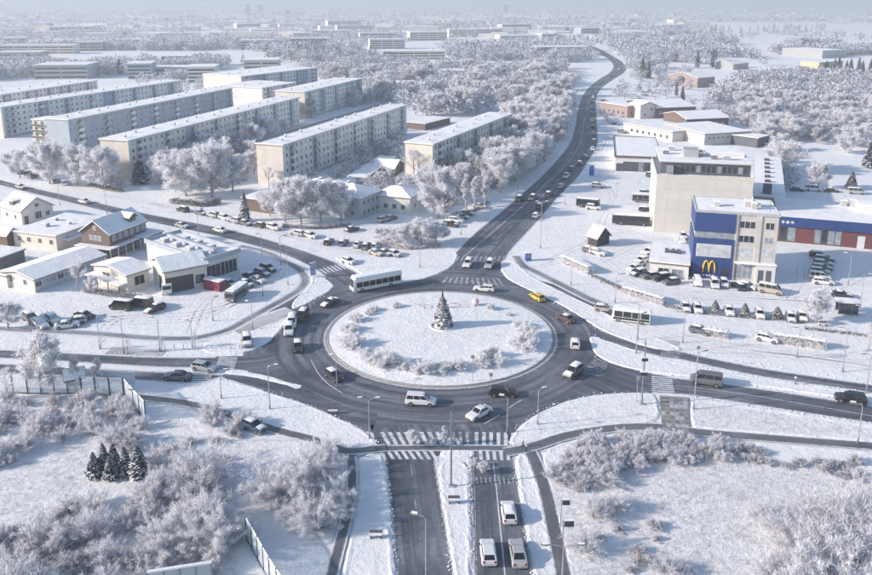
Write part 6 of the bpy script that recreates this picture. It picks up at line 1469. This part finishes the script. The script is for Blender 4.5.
def lorry():
    a, c = G(167, 291.5), G(168, 299); root = thing('tow_truck', 'white lorry with snowy flatbed in the garage hall doorway', 'lorry', (a.x, a.y, .02), math.atan2(c.y - a.y, c.x - a.x))
    MB().loft([[(1.0, -1.0, .5), (1.0, 1.0, .5), (1.0, 1.0, 2.4), (1.0, -1.0, 2.4)], [(2.4, -1.0, .5), (2.4, 1.0, .5), (2.4, 1.0, 2.3), (2.4, -1.0, 2.3)], [(2.8, -.95, .5), (2.8, .95, .5), (2.8, .95, 1.3), (2.8, -.95, 1.3)]]).build('cab', 'car_white', root)
    MB().box(2.6, 2.82, -.85, .85, 1.4, 2.1).build('windscreen', 'glass_car', root)
    MB().box(-3.0, .9, -1.05, 1.05, .75, .95).build('flatbed', 'metal_grey', root); snow_slab(-3.0, .9, -1.0, 1.0, .95, .25).build('snow_cover', 'snow_roof', root)
    add_wheels(root, 6, 1.0, .4, (-1.8, 1.9), .25)
lorry()
# little A-shaped shed / tent on the car park
house('tent_shed', 'small white shed with a steep snowy roof on the car park', (588, 244), (597, 247), (609, 243.5), 2.4, 'shed_dark', 'gable', 2.2, 'v', cat='shed')

# ================================================================== STREET FURNITURE
def lamp(x, y, hm, label, style='single', arm=1.6, ang=0.0, group='street lamps', z=.0, head_snow=True, r=.075):
    p = G(x, y); root = thing('street_lamp', label, 'street lamp', (p.x, p.y, z), ang, group)
    MB().tube([(0, 0, -.05), (0, 0, .25), (0, 0, .9)], [r * 2.0, r * 2.0, r * 1.35], 8).build('base', 'metal_grey', root)
    MB().tube([(0, 0, .8), (0, 0, hm)], [r * 1.2, r * .7], 8).build('pole', 'steel', root)
    for s in ((1,) if style == 'single' else (1, -1)):
        a = MB().tube([(0, 0, hm - .05), (s * arm * .35, 0, hm + .22), (s * arm, 0, hm + .32)], [r * .65, r * .55, r * .5], 6).build('arm', 'steel', root)
        hd = MB().loft([[(s * (arm - .1), -.10, hm + .28), (s * (arm - .1), .10, hm + .28), (s * (arm - .1), .10, hm + .38), (s * (arm - .1), -.10, hm + .38)][::s],
                        [(s * (arm + .35), -.19, hm + .27), (s * (arm + .35), .19, hm + .27), (s * (arm + .35), .16, hm + .45), (s * (arm + .35), -.16, hm + .45)][::s],
                        [(s * (arm + .85), -.12, hm + .30), (s * (arm + .85), .12, hm + .30), (s * (arm + .85), .10, hm + .40), (s * (arm + .85), -.10, hm + .40)][::s]]).build('lamp_head', 'metal_grey', root)
        if head_snow: MB().box(s * (arm + .35) - .34, s * (arm + .35) + .34, -.12, .12, hm + .44, hm + .53).build('snow_cap', 'snow_roof', hd)
    return root
LAMPS = [(270, 409.5, 7.2, 'lamp on the snow verge below the left exit road'), (221.5, 399, 4.6, 'short lamp right of the two left zebra crossings'), (369.5, 439, 6.2, 'lamp with a snow-laden double head left of the near zebra crossing'), (426, 592, 9.0, 'tall lamp rising in front of the south exit road'),
         (507, 433, 5.6, 'lamp with a long snowy arm above the near zebra crossing'), (537.6, 425, 5.6, 'slim lamp on the verge right of the near zebra crossing'), (636, 354, 7.5, 'slim lamp at the tip of the right splitter island'), (636.5, 402, 4.6, 'short pole left of the right zebra crossing'),
         (682.5, 343, 5.8, 'lamp with twin boxes above the upper right road'), (696.8, 367.5, 4.2, 'short pole on the right splitter island'), (693.5, 410, 9.5, 'tall slim lamp beside the grey people carrier'), (842.5, 372, 7.8, 'dark lamp post above the right road'), (797, 357.5, 5.4, 'lamp below the long trimmed hedge'),
         (866, 393, 6.6, 'lamp at the right edge beside the black off-roader'), (857.5, 444, 6.0, 'dark lamp by the footpath at the right edge'), (721, 347.5, 3.2, 'small sign pole above the upper right road'), (124, 353.5, 6.8, 'lamp by the bus bay on the left road'), (100, 349, 6.2, 'lamp left of the bus bay'), (160, 351.5, 6.2, 'lamp right of the bus bay'),
         (192.5, 347.5, 5, 'lamp between bus bay and roundabout'), (252.7, 329.5, 5.4, 'lamp with bent arm beside the ramp street'), (213, 321, 4.8, 'lamp in the snowy garage yard'), (263, 296, 3.8, 'small lamp at the edge of the garage yard'), (288, 285, 9, 'tall lamp beside the lilac sign'), (281, 265, 7, 'lamp at the corner of the upper left road'),
         (540.5, 248, 12, 'tall mast with boxes at the foot of the avenue'), (518, 192, 8, 'lamp on the left side of the avenue'), (615, 303, 6.2, 'lamp at the lower edge of the car park'), (571, 285, 4.4, 'lamp on the verge between ring and car park'), (637.5, 340, 7, 'lamp behind the small white bus'), (337, 388, 5.4, 'lamp on the lower left rim of the roundabout island'), (472.5, 382, 5.0, 'slim pole on the near rim of the roundabout island'), (491, 381, 1.6, 'short marker post on the near rim of the roundabout island'),
         (461, 235, 5, 'lamp on the left verge of the avenue'), (565, 205, 5, 'lamp on the right verge of the avenue'), (60, 205, 8, 'lamp on the upper left road before the cream gable'), (107, 214, 8.5, 'lamp on the upper left road behind the brown house'), (199, 241, 8.5, 'lamp on the upper left road below the parked row'), (262, 254, 5, 'lamp behind the showroom'), (860, 308, 7, 'lamp right of the glass shelter'), (848, 285, 7, 'lamp on the right car park'), (420, 268, 5, 'lamp on the snow tongue behind the bus'), (128, 419, 4.6, 'lamp behind the end of the left fence'), (80, 408, 6.4, 'dark lamp in front of the left fence')]
for i, (x, y, hm, lab) in enumerate(LAMPS):
    st = 'double' if 'double' in lab or 'mast' in lab else 'single'
    if 'pole' in lab or 'marker' in lab:
        p = G(x, y); root = thing('signpost' if 'pole' in lab else 'marker_post', lab, 'pole', (p.x, p.y, 0), 0)
        MB().tube([(0, 0, -.05), (0, 0, hm)], [.055, .045], 8).build('pole', 'steel', root)
        MB().box(-.3, .3, -.06, -.03, hm - .75, hm - .1).build('sign_plate', 'steel', root)
    else: lamp(x, y, hm, lab, st, 0.55 if hm < 6 else 0.9, random.choice((0, math.pi, .3, 2.8)))
def mast(x, y, hm, label, boxes=()):
    p = G(x, y); root = thing('mast', label, 'mast', (p.x, p.y, 0))
    MB().tube([(0, 0, -.05), (0, 0, hm)], [.14, .09], 8).build('pole', 'metal_grey', root)
    MB().box(-.35, .35, -.35, .35, -.02, .3).build('base', 'concrete', root)
    for z, s in boxes: b = MB().box(-s, s, -.35, -.1, z, z + .55).build('signal_box', 'metal_dark', root); MB().box(-s - .03, s + .03, -.38, -.08, z + .55, z + .68).build('snow_cap', 'snow_roof', b)
mast(451, 487, 11, 'tall plain mast on the south median beside the zebra crossing'); mast(641.5, 405, 11, 'grey mast with two signal boxes left of the right zebra crossing', ((5.2, .5), (7.6, .45)))
def signboard(x, y, dx, dy, L, z0, z1, mat, label, cat='sign', name='sign_board', snow=True, posts=(-.42, .42)):
    a, c = G(x, y), G(x + dx, y + dy); root = thing(name, label, cat, (a.x, a.y, 0), math.atan2(c.y - a.y, c.x - a.x))
    for s in posts: MB().tube([(L * s, 0, -.05), (L * s, 0, z1)], .05, 6).build('post', 'metal_grey', root)
    p = MB().box(-L / 2, L / 2, -.08, -.055, z0, z1).build('panel', mat, root)
    if snow: MB().box(-L / 2, L / 2, -.14, .06, z1 + .002, z1 + .12).build('snow_cap', 'snow_roof', p)
    return root
signboard(313, 277, 4, -1.0, 1.5, .4, 3.4, 'sign_lilac', 'lilac advertising sign beside the upper left zebra crossing'); signboard(591.5, 176.5, 5, .3, 1.7, .3, 4.2, 'sign_blue', 'blue advertising pylon above the upper car park')
p = G(528, 260.5); k = thing('ticket_kiosk', 'blue kiosk box with a snowy top at the foot of the avenue', 'kiosk', (p.x, p.y, 0), .1)
MB().box(-.7, .7, -.6, .6, 0, 2.0).build('cabinet', 'sign_blue', k); MB().box(-.75, .75, -.65, .65, 2.0, 2.25).build('snow_cap', 'snow_roof', k); MB().box(-.5, .5, -.63, -.605, .9, 1.7).build('window', 'glass_pale', k)
signboard(565, 528, 6, 0, .9, 3.2, 3.9, 'metal_dark', 'upper dark sign panel beside the south footpath', posts=(-.6,)); signboard(568, 549, 6, 0, 1.1, 3.0, 3.8, 'metal_dark', 'lower dark sign panel beside the south footpath', posts=(-.6,))
lamp(562, 582, 4.4, 'thin lamp with a sideways arm beside the south footpath', 'double', 1.6)
for i, (x, y, lab) in enumerate(((526, 453, 'litter bin post beside the near zebra crossing'), (523, 447.5, 'dark bollard at the footpath corner'), (376, 452, 'bollard left of the near zebra crossing'))):
    p = G(x, y); o = thing('bollard', lab, 'bollard', (p.x, p.y, .1)); MB().tube([(0, 0, 0), (0, 0, 1.0)], [.10, .09], 8).build('post', 'metal_dark', o); MB().box(-.12, .12, -.12, .12, 1.0, 1.12).build('snow_cap', 'snow_roof', o)
p = G(795, 385); o = thing('bollard', 'small snow-capped bollard on the snow strip between the right roads', 'bollard', (p.x, p.y, .1)); MB().tube([(0, 0, 0), (0, 0, 1.2)], [.16, .12], 8).build('post', 'metal_grey', o); MB().box(-.16, .16, -.16, .16, 1.2, 1.36).build('snow_cap', 'snow_roof', o)
# benches on the verges
def bench(x, y, label, ang=0):
    p = G(x, y); o = thing('bench', label, 'bench', (p.x, p.y, .13), ang)
    MB().box(-.75, .75, -.22, .22, .42, .48).build('seat', 'wall_dark', o); MB().box(-.75, .75, .20, .26, .5, .95).build('backrest', 'wall_dark', o)
    for s in (-.6, .6): MB().box(s - .05, s + .05, -.2, .2, 0, .42).build('leg', 'metal_dark', o)
    MB().box(-.72, .72, -.20, .18, .482, .56).build('snow_cap', 'snow_roof', o)
bench(376, 539, 'dark bench on the verge left of the south exit road'); bench(454, 504, 'small dark bench on the south median'); bench(333, 414, 'small dark bench on the verge at the left exit road')
# little posts along the verges
for i, x in enumerate(np.linspace(165, 240, 9)):
    p = G(x, 349.5); o = thing('marker_post', 'short snow-capped marker post along the west road verge', 'post', (p.x, p.y, .05), 0, 'marker posts on the west verge'); MB().box(-.06, .06, -.04, .04, 0, .9).build('post', 'steel', o); MB().box(-.07, .07, -.05, .05, .9, 1.0).build('snow_cap', 'snow_roof', o)
for i, t in enumerate(np.linspace(0, 1, 9)):
    p = G(527 + 100 * t, 424 - 28 * math.sin(t * 1.45)); o = thing('marker_post', 'thin marker post along the verge right of the near zebra crossing', 'post', (p.x, p.y, .1), 0, 'marker posts on the near right verge'); MB().tube([(0, 0, 0), (0, 0, .9)], .03, 5).build('post', 'steel', o)
# decorations on the island
p = G(475.5, 307); o = thing('festive_ball', 'pink festive ball on the far rim of the roundabout island', 'decoration', (p.x, p.y, .35))
MB().loft([[(math.cos(t) * .75 * math.sin(f), math.sin(t) * .75 * math.sin(f), .8 - .75 * math.cos(f)) for t in np.linspace(0, 6.283, 17)[:-1]] for f in np.linspace(.05, 3.09, 10)]).build('ball', 'balloon_pink', o, True)
MB().tube([(0, 0, -.1), (0, 0, .2)], .4, 10).build('stand', 'metal_grey', o)
for i, (x, y, a, s, lab) in enumerate(((420, 309, 2.3, 1.8, 'left'), (452, 310, .2, 2.2, 'middle'), (462, 308, -.5, 1.7, 'right'))):
    p = G(x, y); o = thing('light_frame', f'{lab} snowy arch-shaped light frame on the far side of the island', 'decoration', (p.x, p.y, .3), a)
    MB().tube([(-s, 0, -.1), (-s * .8, 0, .8), (0, 0, 1.2), (s * .8, 0, .8), (s, 0, -.1)], .07, 6).build('arch', 'bark_frost', o); MB().box(-s * .7, s * .7, -.05, .05, .3, .42).build('rail', 'balloon_pink' if i else 'bark_frost', o)
# ---- fences at the left
def fence(px, hh, label, n, mat='panel_mesh', name='fence', post='metal_dark'):
    P = [G(*p) for p in px]; root = thing(name, label, 'fence')
    for s, (a, c) in enumerate(zip(P, P[1:])):
        m = n[s]
        for i in range(m + (1 if s == len(P) - 2 else 0)):
            q = a.lerp(c, i / m); MB().box(q.x - .07, q.x + .07, q.y - .07, q.y + .07, -.05, hh + .15).build('post', post, root)
        for i in range(m):
            q0, q1 = a.lerp(c, (i + .06) / m), a.lerp(c, (i + .94) / m); d = (q1 - q0).normalized(); nn = Vector((-d.y, d.x, 0)) * .02
            b = MB(); k = [q0 - nn, q1 - nn, q1 + nn, q0 + nn]
            b.prism([(v.x, v.y) for v in k], .25, hh).build('panel', mat, root)
            b = MB(); nn *= 3; k = [q0 - nn, q1 - nn, q1 + nn, q0 + nn]; b.prism([(v.x, v.y) for v in k], hh + .002, hh + .14).build('snow_cap', 'snow_roof', root)
            b = MB(); b.prism([(v.x, v.y) for v in k], .08, .22).build('rail', post, root)
    return root
m_, n_, b_ = newmat('panel_mesh'); b_.inputs['Base Color'].default_value = (.72, .77, .84, 1); b_.inputs['Alpha'].default_value = .38; b_.inputs['Roughness'].default_value = .35
_f = noise(n_, 2.0, 4, objpos(n_)); n_.links.new(ramp(n_, _f, [(.35, (.28, .28, .28)), (.7, (.55, .55, .55))]), b_.inputs['Alpha'])
fence([(-30, 391), (28, 394), (68, 394), (124, 396)], 3.0, 'transparent frosted panel fence along the road at the left', [4, 3, 4]); fence([(125, 397), (134, 408), (146, 421)], 3.2, 'transparent frosted panel fence turning away from the road at the left', [1, 2])
fence([(247, 540), (258, 560), (270, 582), (285, 605)], 3.0, 'frosted panel fence with dark posts at the bottom left', [2, 2, 2])
a = G(150, 598); c = G(213, 588); o = thing('barrier_wall', 'blue-grey panel wall with a snowy top at the bottom edge', 'wall', (a.x, a.y, 0), math.atan2(c.y - a.y, c.x - a.x)); Lb = (c - a).length
for i in range(4): MB().box(Lb * i / 4 + .02, Lb * (i + 1) / 4 - .02, -.06, .06, 0, 3.1).build('panel', 'wall_bluegrey', o)
for i in range(5): MB().box(Lb * i / 4 - .08, Lb * i / 4 + .08, -.10, .10, 0, 3.16).build('post', 'metal_grey', o)
MB().box(-.05, Lb + .05, -.16, .16, 3.17, 3.36).build('snow_cap', 'snow_roof', o)
# white banner panel and little roofed board behind the fence
o = signboard(118, 388, 10, .4, 6.2, .9, 2.9, 'panel_frost', 'long white blank panel behind the transparent fence', 'board', 'banner_board')
p = G(76, 391); o = thing('notice_shelter', 'little notice shelter with a snowy pitched roof behind the fence', 'shelter', (p.x, p.y, 0), .5)
for s in (-1.0, 1.0): MB().tube([(s, 0, 0), (s, 0, 2.7)], .07, 6).build('post', 'wood_brown', o)
gable_roof(o, 3.0, 2.2, 2.6, 1.2, 'u', .2, .2, 'wood_brown', x0=-1.5, y0=-1.1); MB().box(-.95, .95, -.04, .04, .9, 2.2).build('board', 'wall_dark', o)
# bus shelter on the right
p0, p1 = G(838, 315), G(857.5, 316.5); o = thing('glass_shelter', 'glass shelter with a snowy flat roof at the right car park corner', 'shelter', (p0.x, p0.y, 0), math.atan2(p1.y - p0.y, p1.x - p0.x)); Ls = (p1 - p0).length
for x in (0, Ls / 3, 2 * Ls / 3, Ls):
    for y in (0, 2.2): MB().box(x - .05, x + .05, y - .05, y + .05, 0, 2.6).build('post', 'metal_grey', o)
for i in range(3):
    for y in (0, 2.2): MB().box(Ls * i / 3 + .06, Ls * (i + 1) / 3 - .06, y - .015, y + .015, .3, 2.3).build('pane', 'glass_dark', o)
r = MB().box(-.3, Ls + .3, -.3, 2.5, 2.6, 2.75).build('roof', 'metal_grey', o); snow_slab(-.28, Ls + .28, -.28, 2.48, 2.75, .25).build('snow_cover', 'snow_roof', r)
p = G(823, 327); bench(823, 326.5, 'dark snowy bench under the corner tree of the car park')

# ---- clods of snow thrown up along the kerbs and in the yards (uncountable)
def clods():
    g = np.random.default_rng(8); pts = []
    def along(px, n, spread, z=.1):
        P = catmull([G(*p) for p in px], 1.0); A_ = np.array([tuple(p) for p in P]); i = g.integers(0, len(A_), n)
        q = A_[i] + g.normal(size=(n, 3)) * [spread * .55, spread * .55, 0]; q[:, 2] = z; pts.append(q)
    along([(508, 446), (523, 423), (546, 409), (590, 396), (650, 393)], 420, .5); along([(690, 397), (774, 410), (874, 425)], 420, .5); along([(596, 357), (650, 373), (722, 381), (872, 403)], 420, .4)
    along([(589, 335), (664, 359), (764, 378), (872, 394)], 420, .4); along([(503, 277), (545, 297), (600, 330), (692, 353), (872, 383)], 700, .6); along([(221, 379), (286, 398), (340, 418), (377, 441)], 420, .5)
    along([(386, 460), (392, 530), (397, 590)], 420, .45); along([(437, 462), (445, 525), (454, 590)], 350, .4); along([(469, 463), (473, 590)], 350, .3); along([(515, 460), (525, 525), (535, 590)], 400, .45)
    along([(0, 348), (110, 353), (237, 354.5), (279, 333), (322, 296), (334, 286)], 600, .6); along([(0, 178), (140, 211), (252, 234), (345, 265)], 700, .9, .03); along([(0, 187), (140, 221), (250, 246), (306, 267)], 500, .8, .03)
    along([(459, 252), (517, 197), (558, 158)], 500, .9, .03); along([(512, 252), (560, 197), (591, 158)], 500, .9, .03)
    for poly, n in (([(10, 325), (60, 300), (150, 300), (280, 275), (290, 295), (230, 325), (120, 330)], 900), ([(560, 240), (600, 180), (650, 180), (650, 245), (690, 290), (860, 290), (800, 312), (680, 305)], 1400), ([(60, 190), (180, 200), (330, 235), (420, 250), (400, 258), (300, 240), (180, 215)], 700), ([(600, 105), (612, 150), (660, 150), (650, 120)], 500), ([(10, 236), (80, 225), (165, 240), (150, 262), (60, 262)], 500)):
        q = np.array(in_zone(poly, n, n, 0)); pts.append(np.c_[q, np.full(len(q), .02)])
    P = np.concatenate(pts); P = P[g.random(len(P)) < .45]; n = len(P); r = (g.random(n) ** 2.6 * .13 + .035)[:, None]
    O = np.array([[1, 0, 0], [0, 1, 0], [-1, 0, 0], [0, -1, 0], [0, 0, .8], [0, 0, -.6]]); V = P[:, None, :] + O[None] * r[:, None, :] * g.uniform(.6, 1.3, (n, 6, 3))
    F = np.array([[0, 1, 4], [1, 2, 4], [2, 3, 4], [3, 0, 4], [1, 0, 5], [2, 1, 5], [3, 2, 5], [0, 3, 5]])
    T = V[:, F].reshape(-1, 3, 3)
    tag(link('snow_clods', quad_mesh('snow_clods', T, 'snow', 3)), 'small clods of ploughed snow along kerbs and in yards', 'snow clods', kind='stuff')
clods()

# ================================================================== HAZE
hz = MB().box(-9500, 9500, -120, 14500, -1.5, 72)
m, n, b_ = newmat('haze'); n.nodes.remove(b_)
pv = n.nodes.new('ShaderNodeVolumePrincipled'); pv.inputs['Color'].default_value = (.76, .84, .96, 1); pv.inputs['Density'].default_value = HAZE_DENSITY; pv.inputs['Anisotropy'].default_value = .1
n.links.new(pv.outputs[0], n.nodes['Material Output'].inputs['Volume'])
tag(hz.build('haze', 'haze'), 'pale winter haze over the town', 'haze', kind='stuff')
print('TREES', NTREE[0], 'OBJECTS', len(bpy.data.objects))
